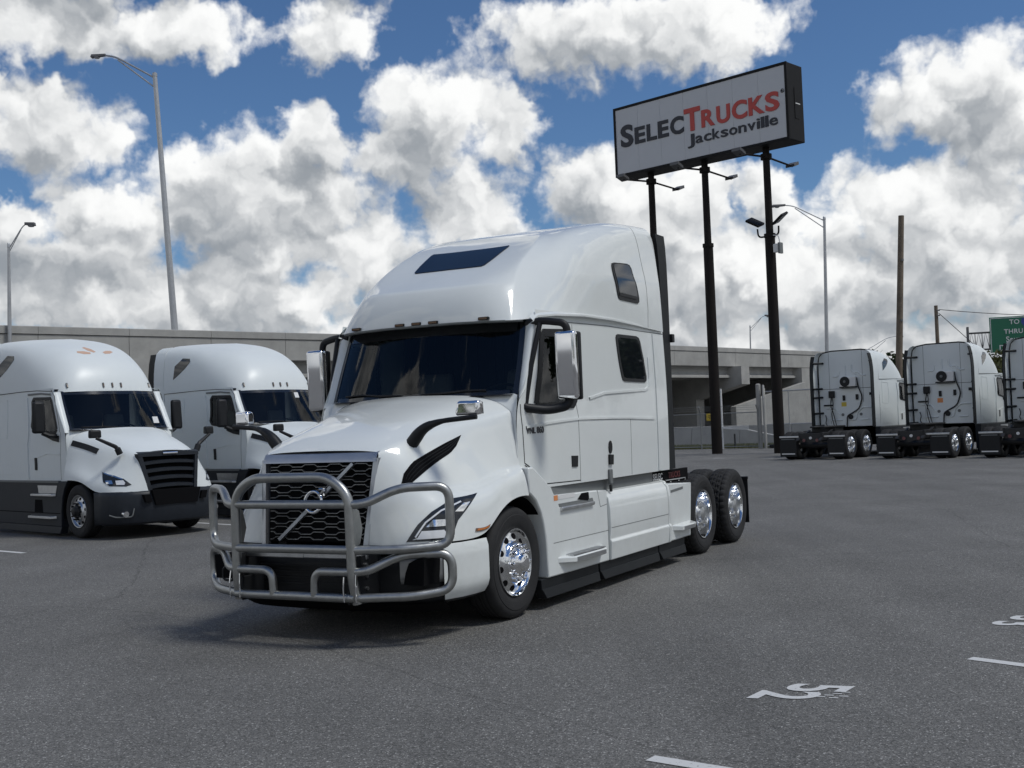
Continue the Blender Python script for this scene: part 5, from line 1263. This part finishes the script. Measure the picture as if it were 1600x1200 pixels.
# ------------------------------------------------------------------ painted bay lines and numbers
def stripe(a, d, ln, w=.10):
    a, d = Vector((*a, 0)), Vector((*d, 0)).normalized(); p = Vector((-d.y, d.x, 0)) * w / 2; z = Vector((0, 0, .004))
    b = a + d * ln
    o = mk('parking_line', ([tuple(q + z) for q in (a - p, b - p, b + p, a + p)], [(0, 1, 2, 3)]), 'road_paint', smooth=0)
    struct(o); return o
stripe((.64, 6.11), (.80, -.60), 4.5); stripe((3.11, 8.19), (.67, -.74), 4.5)
stripe((-8.95, 19.45), (.77, -.64), 1.5); stripe((-7.95, 24.87), (.72, -.69), 4.2)
for p in ((7.94, 46.79), (9.46, 44.9), (12.56, 42.9), (14.6, 41.8)): stripe(p, (.72, -.69), .55, .12)
def bay_number(txt, o, up, rd):
    v, f = text_vf(txt, 1.0, 0.0, .022)
    v = [(p[0], p[1], 0) for p in v]
    k = 1 / .70
    v, f = xf((v, f), (rd[0], rd[1], 0), (up[0] * k, up[1] * k, 0), (0, 0, 1), (o[0], o[1], .005))
    # keep the painted face upward
    f2 = []
    for q in f:
        a, b, c = (Vector(v[i]) for i in q[:3])
        f2.append(q if (b - a).cross(c - a).z > 0 else tuple(reversed(q)))
    struct(mk('bay_number', (v, f2), 'road_paint', smooth=0))
UPV = (.354, -.118)
bay_number('5', (1.775, 7.64), UPV, (-.30, -.40)); bay_number('2', (1.53, 7.49), UPV, (-.30, -.40))
bay_number('5', (4.10, 9.75), UPV, (-.30, -.40)); bay_number('3', (3.87, 9.55), UPV, (-.30, -.40))
for p in ((1.80, 7.27), (1.86, 7.30), (1.92, 7.33), (1.98, 7.36), (1.87, 7.23), (1.94, 7.26)):
    stripe(p, (.354, -.118), .055, .018)

# ------------------------------------------------------------------ pylon sign
SY = R(-44.49)
SG = thing('pylon_sign', 'tall black-framed pylon sign on three dark posts, white face with red and navy lettering', 'sign', (10.06, 50.81, 0), SY)
for x in (-4.52, -1.515, 1.66):
    p = mk('post', lathe([(0, .235), (9.3, .215), (9.32, .16), (13.1, .145)], 20, 'z', caps=True), 'post_brown', SG); p.location = (x, 0, 0)
    mk('post_collar', lathe([(9.2, .23), (9.2, .245), (9.36, .245), (9.36, .16)], 20, 'z'), 'post_brown', p)
X0, X1, Z0, Z1 = -6.10, 3.20, 13.05, 16.30
cab = mk('cabinet', box(X0, X1, -.58, .62, Z0, Z1), 'cabinet_black', SG, bevel=.03)
for a, b, c, d in ((X0 - .01, X1 + .01, Z0 - .01, Z0 + .11), (X0 - .01, X1 + .01, Z1 - .11, Z1 + .01), (X0 - .01, X0 + .11, Z0 + .11, Z1 - .11), (X1 - .11, X1 + .01, Z0 + .11, Z1 - .11)):
    mk('frame_rail', box(a, b, -.645, -.578, c, d), 'cabinet_black', cab, bevel=.01)
npan = 7
for k in range(npan):
    a = X0 + .11 + (X1 - X0 - .22) * k / npan; b = X0 + .11 + (X1 - X0 - .22) * (k + 1) / npan
    mk('face_panel', box(a + .004, b - .004, -.612, -.575, Z0 + .11, Z1 - .11), 'sign_face', SG, smooth=0)
mk('end_hatch', box(X1 + .012, X1 + .02, -.1, .25, 14.0, 15.3), 'cabinet_black', cab)
mk('end_latch', box(X1 + .02, X1 + .03, -.05, .3, 14.62, 14.66), 'label_white', cab)
def sletter(t, x, z, cap, width, m_, bold=.034):
    v, f = text_vf(t, 1.0, .02, bold)
    xs = [p[0] for p in v]; ys = [p[1] for p in v]
    h = .70; k = width / (max(xs) - min(xs)); x00 = min(xs)
    v = [((p[0] - x00) * k, p[1] / h * cap, p[2]) for p in v]
    mk('letter', xf((v, f), (1, 0, 0), (0, 0, 1), (0, -1, 0), (x, -.626, z)), m_, SG, smooth=0)
def word(items):
    for t, x, z, c, w_, m_ in items: sletter(t, x, z, c, w_, m_)
NV, RD = 'sign_navy', 'sign_red'
word([('S', -5.71, 14.42, .95, .74, NV), ('E', -4.88, 14.43, .72, .60, NV), ('L', -4.18, 14.43, .72, .56, NV), ('E', -3.54, 14.43, .72, .60, NV), ('C', -2.84, 14.42, .74, .74, NV),
      ('T', -2.06, 14.42, .96, .86, RD), ('R', -1.14, 14.43, .72, .70, RD), ('U', -.34, 14.42, .73, .70, RD), ('C', .46, 14.42, .74, .76, RD), ('K', 1.30, 14.43, .72, .78, RD), ('S', 2.12, 14.42, .74, .68, RD)])
x = -1.93
for ch, w_ in zip('Jacksonville', (.40, .41, .41, .40, .40, .43, .42, .42, .17, .17, .17, .42)):
    sletter(ch, x, 13.78, .46, w_ * .95, NV, .016); x += w_ + .038
ring = [Vector((2.96 + .075 * math.cos(6.28318 * k / 20), -.63, 15.12 + .075 * math.sin(6.28318 * k / 20))) for k in range(21)]
mk('registered_mark', tube(ring, .012, 6, caps=False), NV, SG)
sletter('R', 2.925, 15.085, .07, .07, NV)
for x in (-4.52, -1.515, 1.66):
    for sgn, ln in ((-1, 1.35), (1, 1.35)):
        am = mk('lamp_arm', tube([(x, sgn * .1, 12.66), (x + .02, sgn * (.7 + ln), 12.52)], .045, 8), 'post_brown', SG)
        mk('lamp', hexa([(x - .22, sgn * (.55 + ln), 12.46), (x + .22, sgn * (.55 + ln), 12.46), (x + .22, sgn * (.95 + ln), 12.60), (x - .22, sgn * (.95 + ln), 12.60), (x - .22, sgn * (.55 + ln), 12.58), (x + .22, sgn * (.55 + ln), 12.58), (x + .22, sgn * (.93 + ln), 12.74), (x - .22, sgn * (.93 + ln), 12.74)]), 'lamp_head', am, bevel=.01)
    mk('clamp', lathe([(12.55, .15), (12.55, .24), (12.78, .24), (12.78, .15)], 14, 'z'), 'post_brown', SG).location = (x, 0, 0)
# flood lights and radio box on the near post
for sx in (-1, 1):
    am = mk('flood_arm', tube(fillet([(1.66 + sx * .15, -.05, 9.25), (1.66 + sx * .50, -.1, 9.25), (1.66 + sx * .52, -.12, 9.62)], .2), .038, 8), 'cabinet_black', SG)
    c = Vector((1.66 + sx * .62, -.14, 9.92)); ux = Vector((sx * .42, -.1, .24)).normalized() * .36; uy = Vector((0, 1, .35)).normalized() * .26; uz = ux.cross(uy).normalized() * .05
    if uz.z < 0: uz = -uz
    V8 = [tuple(c + ux * a * .9 + uy * b - uz) for a, b in ((-1, -1), (1, -1), (1, 1), (-1, 1))] + [tuple(c + ux * a * .9 + uy * b + uz) for a, b in ((-1, -1), (1, -1), (1, 1), (-1, 1))]
    v, f = hexa(V8); fl_ = mk('flood_light', (v, f), 'cabinet_black', am, bevel=.01)
    for k in (-1, 0, 1):
        q = c + ux * k * .52 - uz * 1.08
        mk('led_strip', ([tuple(q + ux * a * .18 + uy * b * .8) for a, b in ((-1, -1), (1, -1), (1, 1), (-1, 1))], [(0, 1, 2, 3)]), 'led', am, smooth=0)
rb = mk('radio_box', box(1.95, 2.20, -.26, -.05, 8.50, 8.86), 'label_white', SG, bevel=.02)
mk('radio_panel', box(2.24, 2.34, -.36, -.1, 8.42, 8.88), 'grey_trim', rb, bevel=.01)
mk('radio_pipe', tube(fillet([(1.9, -.1, 9.25), (2.2, -.2, 9.2), (2.25, -.2, 8.9)], .1), .025, 6), 'label_white', rb)

# ------------------------------------------------------------------ overpass
OP = [Vector((-62, 16.9, 0)), Vector((-22.9, 52.3, 0)), Vector((-9.1, 64.9, 0)), Vector((12.3, 87.3, 0)), Vector((28.6, 105.6, 0))]
OV = thing('overpass', 'long grey concrete highway overpass crossing behind the trucks', 'overpass', (0, 0, 0))
lens = [(OP[i + 1] - OP[i]).length for i in range(4)]; TOT = sum(lens)
def at_s(s):
    for i in range(4):
        if s <= lens[i] or i == 3:
            d = (OP[i + 1] - OP[i]).normalized(); return OP[i] + d * s, d
        s -= lens[i]
def run(prof, s0, s1, name, m_, parent=OV, bev=0.0):
    """profile of (toward the lot, height) swept along the bridge between two stations"""
    st = [s0] + [q for q in (lens[0], lens[0] + lens[1], lens[0] + lens[1] + lens[2]) if s0 + .05 < q < s1 - .05] + [s1]
    rows = []
    for s in st:
        p, d = at_s(s); n_ = Vector((d.y, -d.x, 0))
        rows.append([tuple(p + n_ * a + Vector((0, 0, z))) for a, z in prof])
    v, f = grid(rows, True); k = len(prof)
    f += [tuple(range(k - 1, -1, -1)), tuple(range(len(v) - k, len(v)))]
    f = [tuple(reversed(q)) for q in f]
    return mk(name, (v, f), m_, parent, smooth=25, bevel=bev)
s = 24.0
while s < TOT:
    e = min(s + 4.35, TOT)
    pn = run([(-.35, 5.52), (0, 5.52), (0, 6.60), (-.05, 6.64), (-.35, 6.64)], s + .012, e - .012, 'parapet_panel', 'concrete')
    run([(-.40, 6.645), (.05, 6.645), (.05, 6.97), (.02, 7.0), (-.40, 7.0)], s + .008, e - .008, 'coping', 'concrete', pn)
    s = e
run([(-.34, 5.55), (-.03, 5.55), (-.03, 6.95), (-.34, 6.95)], 24, TOT - .02, 'panel_joint', 'joint')
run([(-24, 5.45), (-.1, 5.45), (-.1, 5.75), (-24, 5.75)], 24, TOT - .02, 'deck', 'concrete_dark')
for a in (-.55, -4.2, -8, -11.8, -16, -20):
    run([(a - .1, 4.62), (a + .25, 4.62), (a + .25, 4.78), (a, 4.90), (a - .02, 5.3), (a + .12, 5.45), (a - .35, 5.45), (a - .25, 5.3), (a - .25, 4.9), (a - .45, 4.78), (a - .45, 4.62)], 24, TOT - .02, 'girder', 'concrete')
S_P = lens[0] + lens[1] + lens[2] + 8.75
for s in (S_P, S_P - 26, S_P - 52, S_P - 78):
    p, d = at_s(s); n_ = Vector((d.y, -d.x, 0))
    def loc_(al, ac, z): return tuple(p + d * al + n_ * ac + Vector((0, 0, z)))
    cap = [(.75, 4.05), (.75, 5.50), (-13.2, 5.50), (-13.2, 4.05), (-9.2, 3.0), (-3.4, 3.0)]
    v = [loc_(-.62, a, z) for a, z in cap] + [loc_(.62, a, z) for a, z in cap]
    n = len(cap); f = [tuple(range(n)), tuple(range(2 * n - 1, n - 1, -1))] + [((i + 1) % n, i, n + i, n + (i + 1) % n) for i in range(n)]
    pc = mk('pier_cap', (v, f), 'concrete', OV, smooth=0)
    mk('pier', hexa([loc_(-.6, -8.8, 0), loc_(.6, -8.8, 0), loc_(.6, -3.6, 0), loc_(-.6, -3.6, 0), loc_(-.6, -8.8, 3.05), loc_(.6, -8.8, 3.05), loc_(.6, -3.6, 3.05), loc_(-.6, -3.6, 3.05)]), 'concrete', pc, smooth=0)
# abutment and the retaining wall under the far side
p, d = at_s(TOT - 5.5); n_ = Vector((d.y, -d.x, 0))
def ab(al, ac, z): return tuple(p + d * al + n_ * ac + Vector((0, 0, z)))
mk('abutment', hexa([ab(0, -13, 0), ab(6, -13, 0), ab(6, .3, 0), ab(0, .3, 0), ab(0, -13, 5.44), ab(6, -13, 5.44), ab(6, .3, 5.44), ab(0, .3, 5.44)]), 'concrete', OV, smooth=0)
mk('wing_wall', hexa([ab(-9, -1.5, 0), ab(0, .1, 0), ab(0, .6, 0), ab(-9, -1.0, 0), ab(-9, -1.5, 2.3), ab(0, .1, 4.2), ab(0, .6, 4.2), ab(-9, -1.0, 2.3)]), 'concrete', OV, smooth=0)
for k in range(6):
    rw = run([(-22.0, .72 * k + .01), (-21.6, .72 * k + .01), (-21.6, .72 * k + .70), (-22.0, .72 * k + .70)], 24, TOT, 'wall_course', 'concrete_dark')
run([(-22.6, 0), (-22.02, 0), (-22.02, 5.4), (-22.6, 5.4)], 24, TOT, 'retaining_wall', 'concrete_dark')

# ------------------------------------------------------------------ low wall, grass, fence and gate before the bridge
LW = [Vector((-30, 97, 0)), Vector((5.5, 70.6, 0)), Vector((17.5, 60.2, 0)), Vector((30, 49, 0))]
lw = thing('barrier_wall', 'low grey concrete wall behind the chain-link fence', 'wall', (0, 0, 0))
for i in range(1, 2):
    a, b = LW[i], LW[i + 1]; d = (b - a).normalized(); n_ = Vector((d.y, -d.x, 0)) * -1
    if n_.y > 0: n_ = -n_
    k = 0; L_ = (b - a).length
    while k * 3.1 < L_:
        p0, p1 = a + d * (k * 3.1 + .01), a + d * min((k + 1) * 3.1 - .01, L_)
        def W_(p, o, z): return tuple(p + n_ * o + Vector((0, 0, z)))
        mk('wall_segment', hexa([W_(p0, .28, 0), W_(p1, .28, 0), W_(p1, -.1, 0), W_(p0, -.1, 0), W_(p0, .08, 1.08), W_(p1, .08, 1.08), W_(p1, -.08, 1.08), W_(p0, -.08, 1.08)]), 'concrete', lw, bevel=.02)
        k += 1
gv, gf = [], []
rg = random.Random(3)
for _ in range(9000):
    t = rg.random(); u = rg.random() ** 1.3
    base = Vector((6.0, 61.9, 0)).lerp(Vector((14.6, 56.0, 0)), t) + Vector((.55, .82, 0)) * (u * 5.2)
    h = rg.uniform(.05, .20) * (1.4 - u * .6); a = rg.uniform(0, 6.28); w_ = rg.uniform(.012, .03); le = rg.uniform(-.06, .06)
    k = len(gv)
    gv += [(base.x - w_ * math.cos(a), base.y - w_ * math.sin(a), 0), (base.x + w_ * math.cos(a), base.y + w_ * math.sin(a), 0), (base.x + le, base.y + le * .5, h)]
    gf.append((k, k + 1, k + 2))
struct(mk('grass', (gv, gf), 'grass', smooth=0), 'stuff')
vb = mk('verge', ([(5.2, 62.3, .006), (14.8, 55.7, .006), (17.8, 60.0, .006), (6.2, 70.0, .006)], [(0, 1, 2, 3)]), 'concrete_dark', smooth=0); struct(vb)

FN = thing('chain_link_fence', 'thin chain-link fence with yellow notice in front of the overpass', 'fence', (0, 0, 0))
FA, FB = Vector((2.0, 64.9, 0)), Vector((11.9, 56.9, 0)); fd = (FB - FA).normalized()
npost = 5
for k in range(npost):
    p = FA + (FB - FA) * k / (npost - 1)
    mk('fence_post', tube([tuple(p), tuple(p + Vector((0, 0, 1.85))), tuple(p + Vector((-.12, -.22, 2.15)))], .035, 8), 'fence_wire', FN)
for z in (1.78, .12): mk('fence_rail', tube([tuple(FA + Vector((0, 0, z))), tuple(FB + Vector((0, 0, z)))], .022, 6), 'fence_wire', FN)
def chain(name, a, b, z0, z1, parent):
    m = MATS.get('chain_link')
    if not m:
        m = bpy.data.materials.new('chain_link'); m.use_nodes = True; n, l = m.node_tree.nodes, m.node_tree.links
        bs = n['Principled BSDF']; bs.inputs['Base Color'].default_value = (.30, .31, .31, 1); bs.inputs['Metallic'].default_value = .4; bs.inputs['Roughness'].default_value = .5
        t = n.new('ShaderNodeTexCoord'); sp = n.new('ShaderNodeSeparateXYZ'); l.new(t.outputs['Object'], sp.inputs[0])
        al = n.new('ShaderNodeVectorMath'); al.operation = 'DOT_PRODUCT'; l.new(t.outputs['Object'], al.inputs[0]); al.inputs[1].default_value = (fd.x, fd.y, 0)
        outs = []
        for sg in (1, -1):
            q = n.new('ShaderNodeMath'); q.operation = 'MULTIPLY_ADD'; l.new(sp.outputs[2], q.inputs[0]); q.inputs[1].default_value = sg * 14.0
            s2 = n.new('ShaderNodeMath'); s2.operation = 'MULTIPLY'; l.new(al.outputs['Value'], s2.inputs[0]); s2.inputs[1].default_value = 14.0; l.new(s2.outputs[0], q.inputs[2])
            fr_ = n.new('ShaderNodeMath'); fr_.operation = 'FRACT'; l.new(q.outputs[0], fr_.inputs[0])
            lt = n.new('ShaderNodeMath'); lt.operation = 'LESS_THAN'; l.new(fr_.outputs[0], lt.inputs[0]); lt.inputs[1].default_value = .09; outs.append(lt.outputs[0])
        mx = n.new('ShaderNodeMath'); mx.operation = 'MAXIMUM'; l.new(outs[0], mx.inputs[0]); l.new(outs[1], mx.inputs[1]); l.new(mx.outputs[0], bs.inputs['Alpha'])
        MATS['chain_link'] = m
    a, b = Vector(a), Vector(b)
    return mk(name, ([(a.x, a.y, z0), (b.x, b.y, z0), (b.x, b.y, z1), (a.x, a.y, z1)], [(0, 1, 2, 3)]), 'chain_link', parent, smooth=0)
chain('wire_mesh', FA, FB, .1, 1.78, FN)
for k, z in enumerate((1.93, 2.03, 2.13)): mk('barbed_wire', tube([tuple(FA + Vector((-.04 * k, -.07 * k, z))), tuple(FB + Vector((-.04 * k, -.07 * k, z)))], .008, 4), 'fence_wire', FN)
q = FA + (FB - FA) * .80
nt = mk('notice', xf(box(-.30, .30, -.01, .01, -.18, .18), tuple(fd), (fd.y, -fd.x, 0), (0, 0, 1), tuple(q + Vector((0, -.06, 1.62)))), 'sign_yellow', FN)
mk('notice_text', xf(join(box(-.22, .22, .011, .013, .05, .08), box(-.22, .22, .011, .013, -.02, .01), box(-.16, .16, .011, .013, -.10, -.07)), tuple(fd), (fd.y, -fd.x, 0), (0, 0, 1), tuple(q + Vector((0, -.06, 1.62)))), 'black', nt)
GT = thing('sliding_gate', 'tall pale gate posts with chain-link sliding gate between the dark sign posts', 'gate', (0, 0, 0))
for x, y, h, r_ in ((11.99, 57.0, 3.12, .12), (12.19, 56.8, 3.05, .06), (12.25, 56.9, 2.9, .05)): mk('gate_post', lathe([(0, r_), (h, r_), (h + .04, r_ * .5)], 12, 'z', caps=True), 'concrete', GT).location = (x, y, 0)
G0, G1 = Vector((12.3, 56.8, 0)), Vector((18.5, 51.8, 0))
for z in (.12, 1.15, 2.75): mk('gate_rail', tube([tuple(G0 + Vector((0, 0, z))), tuple(G1 + Vector((0, 0, z)))], .03, 6), 'galvanised', GT)
for t in (.15, .4, .65, .9): mk('gate_upright', tube([tuple(G0.lerp(G1, t) + Vector((0, 0, .1))), tuple(G0.lerp(G1, t) + Vector((0, 0, 2.75)))], .025, 6), 'galvanised', GT)
chain('wire_mesh', G0, G1, .12, 2.75, GT)
mk('roller', tube([(12.35, 56.6, .1), (12.75, 56.4, .1)], .09, 10), 'black', GT)
BM = thing('barrier_arm', 'white tapered barrier arm leaning down beside the gate post', 'barrier', (0, 0, 0))
mk('arm_box', hexa([(10.3, 58.0, 1.02), (11.56, 57.5, .90), (11.56, 57.6, .90), (10.3, 58.1, 1.02), (10.3, 58.0, 1.10), (11.56, 57.5, 1.14), (11.56, 57.6, 1.14), (10.3, 58.1, 1.10)]), 'label_white', BM)
mk('arm_tail', tube([(11.5, 57.55, .92), (12.9, 56.6, .55)], .035, 6), 'label_white', BM)
mk('arm_stand', tube([(10.35, 58.05, 0), (10.35, 58.05, 3.0)], .05, 8), 'label_white', BM)
bo = mk('bollard', lathe([(0, .05), (.70, .045), (.74, .03)], 10, 'z', caps=True), 'black'); bo.location = (11.05, 58.6, 0)
tag(bo, 'thin dark marker stake on the verge before the low wall', 'marker post')

# ------------------------------------------------------------------ street lamps
def street_lamp(label, base, top, arm, r0, r1, single=False, head=.95, group='street lamps along the overpass'):
    b, t, a = Vector(base), Vector(top), Vector(arm)
    L_ = thing('street_lamp', label, 'street lamp', base, 0, group)
    t, a = t - b, a - b
    mk('pole', tube([(0, 0, 0), tuple(t * .5), tuple(t)], [r0, (r0 + r1) / 2, r1], 14), 'galvanised', L_)
    mk('base_plate', lathe([(0, r0 * 1.9), (.06, r0 * 1.9), (.07, r0 * 1.2), (.3, r0 * 1.1)], 12, 'z', caps=True), 'galvanised', L_)
    d = a - t; hd = Vector((d.x, d.y, 0)).normalized()
    el = t + d * .76 + Vector((0, 0, d.length * .06))
    mk('arm', tube(fillet([tuple(t - Vector((0, 0, .12))), tuple(el), tuple(a)], .4), r1 * .42, 8), 'galvanised', L_)
    mk('arm', tube([tuple(t - Vector((0, 0, d.length * .22))), tuple(t + d * .72 + Vector((0, 0, d.length * .02)))], r1 * .36, 8), 'galvanised', L_)
    mk('pole_cap', shift(lathe([(-.05, r1 * 1.15), (.10, r1 * 1.15), (.16, r1 * .6)], 12, 'z', caps=True), tuple(t)), 'galvanised', L_)
    hx = hd * head; w_ = Vector((-hd.y, hd.x, 0)) * head * .22
    c = a + hd * head * .35
    V = [tuple(c - hx * .5 - w_ * .4 + Vector((0, 0, -.06))), tuple(c + hx * .5 - w_ + Vector((0, 0, -.12))), tuple(c + hx * .5 + w_ + Vector((0, 0, -.12))), tuple(c - hx * .5 + w_ * .4 + Vector((0, 0, -.06))),
         tuple(c - hx * .5 - w_ * .4 + Vector((0, 0, .07))), tuple(c + hx * .45 - w_ * .8 + Vector((0, 0, .04))), tuple(c + hx * .45 + w_ * .8 + Vector((0, 0, .04))), tuple(c - hx * .5 + w_ * .4 + Vector((0, 0, .07)))]
    hh = mk('lamp_head', hexa(V), 'lamp_head', L_, bevel=.03)
    mk('lamp_glass', shift(lathe([(-.10, .16), (-.15, .12), (-.17, .02)], 12, 'z', caps=True), tuple(c + hx * .1)), 'led', hh)
    return L_
street_lamp('tall grey street lamp rising above the half hidden white truck at left', (-16.75, 58.5, 5.75), (-17.44, 58.5, 19.96), (-20.0, 58.5, 21.1), .175, .11, head=.75)
street_lamp('short street lamp at the far left edge above the overpass', (-22.5, 52.4, 5.75), (-22.43, 52.4, 10.55), (-21.62, 52.4, 11.55), .10, .06, head=.5)
street_lamp('slim street lamp standing behind the first right-hand truck', (20.15, 75, 0), (20.55, 75, 14.06), (17.95, 75, 15.05), .15, .085, head=.9)
street_lamp('tiny distant street lamp on the overpass between the dark sign posts', (20.0, 97.5, 5.75), (20.08, 97.5, 8.9), (21.41, 97.5, 9.83), .07, .05, head=.5)
street_lamp('distant thin street lamp behind the second right-hand truck', (26.0, 88, 0), (26.0, 88, 5.8), (29.2, 88, 7.1), .09, .05, head=.5)

# ------------------------------------------------------------------ utility poles, wires, highway sign
up_ = thing('utility_pole', 'thick bare wooden utility pole behind the first right-hand truck', 'utility pole', (19.67, 60, 0), 0)
mk('pole', tube([(0, 0, 0), (.37, 0, 5.8), (.74, 0, 11.61)], [.19, .17, .145], 14), 'wood_pole', up_)
for z in (9.3, 6.2): mk('bracket', shift(box(-.02, .10, -.2, -.12, -.06, .06), (.064 * z, 0, z)), 'steel_grey', up_)
u2 = thing('utility_pole', 'thin dark utility pole carrying a wire above the second right-hand truck', 'utility pole', (25.6, 70, 0), 0)
mk('pole', tube([(0, 0, 0), (.02, 0, 7.75)], [.13, .105], 12), 'wood_pole', u2)
mk('insulator', tube([(0, -.1, 7.45), (.2, -.12, 7.45)], .04, 8), 'steel_grey', u2)
mk('insulator', tube([(0, -.1, 7.15), (.2, -.12, 7.15)], .04, 8), 'steel_grey', u2)
def sag(a, b, s_, n=14):
    a, b = Vector(a), Vector(b); return [tuple(a.lerp(b, k / n) - Vector((0, 0, s_ * 4 * (k / n) * (1 - k / n)))) for k in range(n + 1)]
w1 = mk('wire', tube(sag((25.75, 69.9, 7.5), (45, 73, 7.3), .5), .022, 5), 'cable'); tag(w1, 'overhead wire running from the thin pole to the right edge', 'wire')
w2 = mk('wire', tube([(25.72, 69.9, 7.3), (27.6, 70, 5.5), (31, 70.2, 2.2)], .02, 5), 'cable'); tag(w2, 'guy wire slanting down from the thin pole', 'wire')
HS = thing('highway_sign', 'green highway guide sign on a steel truss at the right edge', 'road sign', (45.2, 110, 0), R(-20))
mk('panel', box(0, 8.2, -.06, 0, 6.5, 9.82), 'road_sign_green', HS, bevel=.02)
for a in (box(.08, 8.12, -.066, -.062, 9.68, 9.74), box(.08, .14, -.066, -.062, 6.58, 9.68)): mk('border', a, 'label_white', HS)
def htext(t, x, z, h):
    v, f = text_vf(t, h / .7, .005, .01, spacing=1.08); mk('lettering', xf((v, f), (1, 0, 0), (0, 0, 1), (0, -1, 0), (x, -.07, z)), 'label_white', HS, smooth=0)
htext('TO', 1.75, 9.10, .42); htext('THRU TRAFFIC', 1.25, 8.22, .42); htext('Savannah', 1.38, 7.45, .50); htext('Daytona', .75, 6.68, .50)
sh = [(2.85, 9.62), (3.3, 9.55), (3.75, 9.62), (3.85, 9.2), (3.65, 8.9), (3.3, 8.75), (2.95, 8.9), (2.75, 9.2)]
shd = mk('route_shield', prism(sh, 1, -.075, -.062), 'shield_blue', HS)
htext('95', 3.02, 9.0, .34)
tr_ = []
for z in (6.9, 8.5):
    for y in (.5, 1.6): mk('truss_chord', tube([(-1.9, y, z), (9, y, z)], .06, 6), 'steel_grey', HS)
for k in range(6):
    x = -1.9 + .62 * k
    mk('truss_web', tube([(x, .5, 6.9), (x + .31, .5, 8.5), (x + .62, .5, 6.9)], .045, 6), 'steel_grey', HS)
    mk('truss_web', tube([(x, 1.6, 8.5), (x, .5, 8.5), (x, .5, 6.9)], .04, 6), 'steel_grey', HS)
for y in (.5, 1.6): mk('truss_leg', tube([(-1.9, y, 0), (-1.9, y, 9.1)], .11, 8), 'steel_grey', HS)

# ------------------------------------------------------------------ trees
def tree(label, loc, h, rx, seed, leafm='leaf', n=2200, group='trees around the lot', ls=.22):
    rg = random.Random(seed)
    T2 = thing('tree', label, 'tree', loc, rg.uniform(0, 6), group)
    th = h * .42
    mk('trunk', tube([(0, 0, 0), (.1, .05, th * .5), (0, .1, th), (.05, .1, h * .7)], [.24, .19, .14, .06], 9), 'bark', T2)
    cl_ = []
    for k in range(15):
        a = rg.uniform(0, 6.283); r_ = rx * rg.uniform(.15, .78); z = h * rg.uniform(.38, .92)
        cl_.append((Vector((r_ * math.cos(a), r_ * math.sin(a), z)), rx * rg.uniform(.26, .48)))
    for k in range(6):
        c = cl_[k][0]; mk('limb', tube([(0, .05, th * rg.uniform(.7, 1.2)), tuple(c * .6 + Vector((0, 0, .25 * h * .4))), tuple(c)], [.10, .06, .025], 6), 'bark', T2)
    V, F = [], []
    for _ in range(n):
        c, r_ = cl_[rg.randrange(len(cl_))]
        d = Vector((rg.gauss(0, 1), rg.gauss(0, 1), rg.gauss(0, .8))).normalized() * r_ * (rg.random() ** .45)
        p = c + d; u = Vector((rg.gauss(0, 1), rg.gauss(0, 1), rg.gauss(0, 1))).normalized(); w = u.orthogonal().normalized()
        s_ = ls * rg.uniform(.6, 1.3); k = len(V)
        V += [tuple(p - u * s_), tuple(p + w * s_ * .45), tuple(p + u * s_), tuple(p - w * s_ * .45)]; F.append((k, k + 1, k + 2, k + 3))
    mk('crown', (V, F), leafm, T2, smooth=0)
    return T2
tree('dark green tree between the first two right-hand trucks, beyond the utility pole', (27.2, 84, 0), 5.6, 2.2, 5)
tree('olive green tree under the green highway sign', (40.5, 97, 0), 6.4, 2.6, 6, 'leaf_olive')
tree('dark green tree behind the third right-hand truck', (46.5, 99, 0), 6.0, 2.6, 7)

# trees along the right-hand side of the lot, out of the picture but mirrored in glass and chrome
for k, (x, y, h, r_) in enumerate([(34, 15, 11, 4.4), (44.5, 24, 10.5, 4.2), (36, 37, 10, 4.0), (42.5, 44, 11, 4.3), (50, 41, 11.5, 4.6), (57, 49, 10.5, 4.4)]):
    tree(['broad', 'round', 'tall', 'spreading', 'tallest', 'last'][k] + ' leafy tree of the row beside the lot, mirrored in the big truck', (x, y, 0), h, r_, 20 + k, n=1500, group='trees along the right-hand side of the lot', ls=.42)

for k, (x, y, h, r_) in enumerate([(-30, -16, 10, 4.4), (-22, -26, 11, 4.6), (-13, -32, 9.5, 4.4), (-3, -35, 11, 4.8), (7, -35, 10, 4.4), (17, -31, 11.5, 4.8), (26, -24, 10, 4.4), (-36, -6, 11, 4.6), (-41, 4, 10, 4.4)]):
    tree(['first', 'second', 'third', 'middle', 'fifth', 'sixth', 'seventh', 'leftmost but one', 'leftmost'][k] + ' leafy tree of the row behind the photographer, mirrored in the chrome', (x, y, 0), h, r_, 40 + k, n=1300, group='trees behind the photographer', ls=.5)
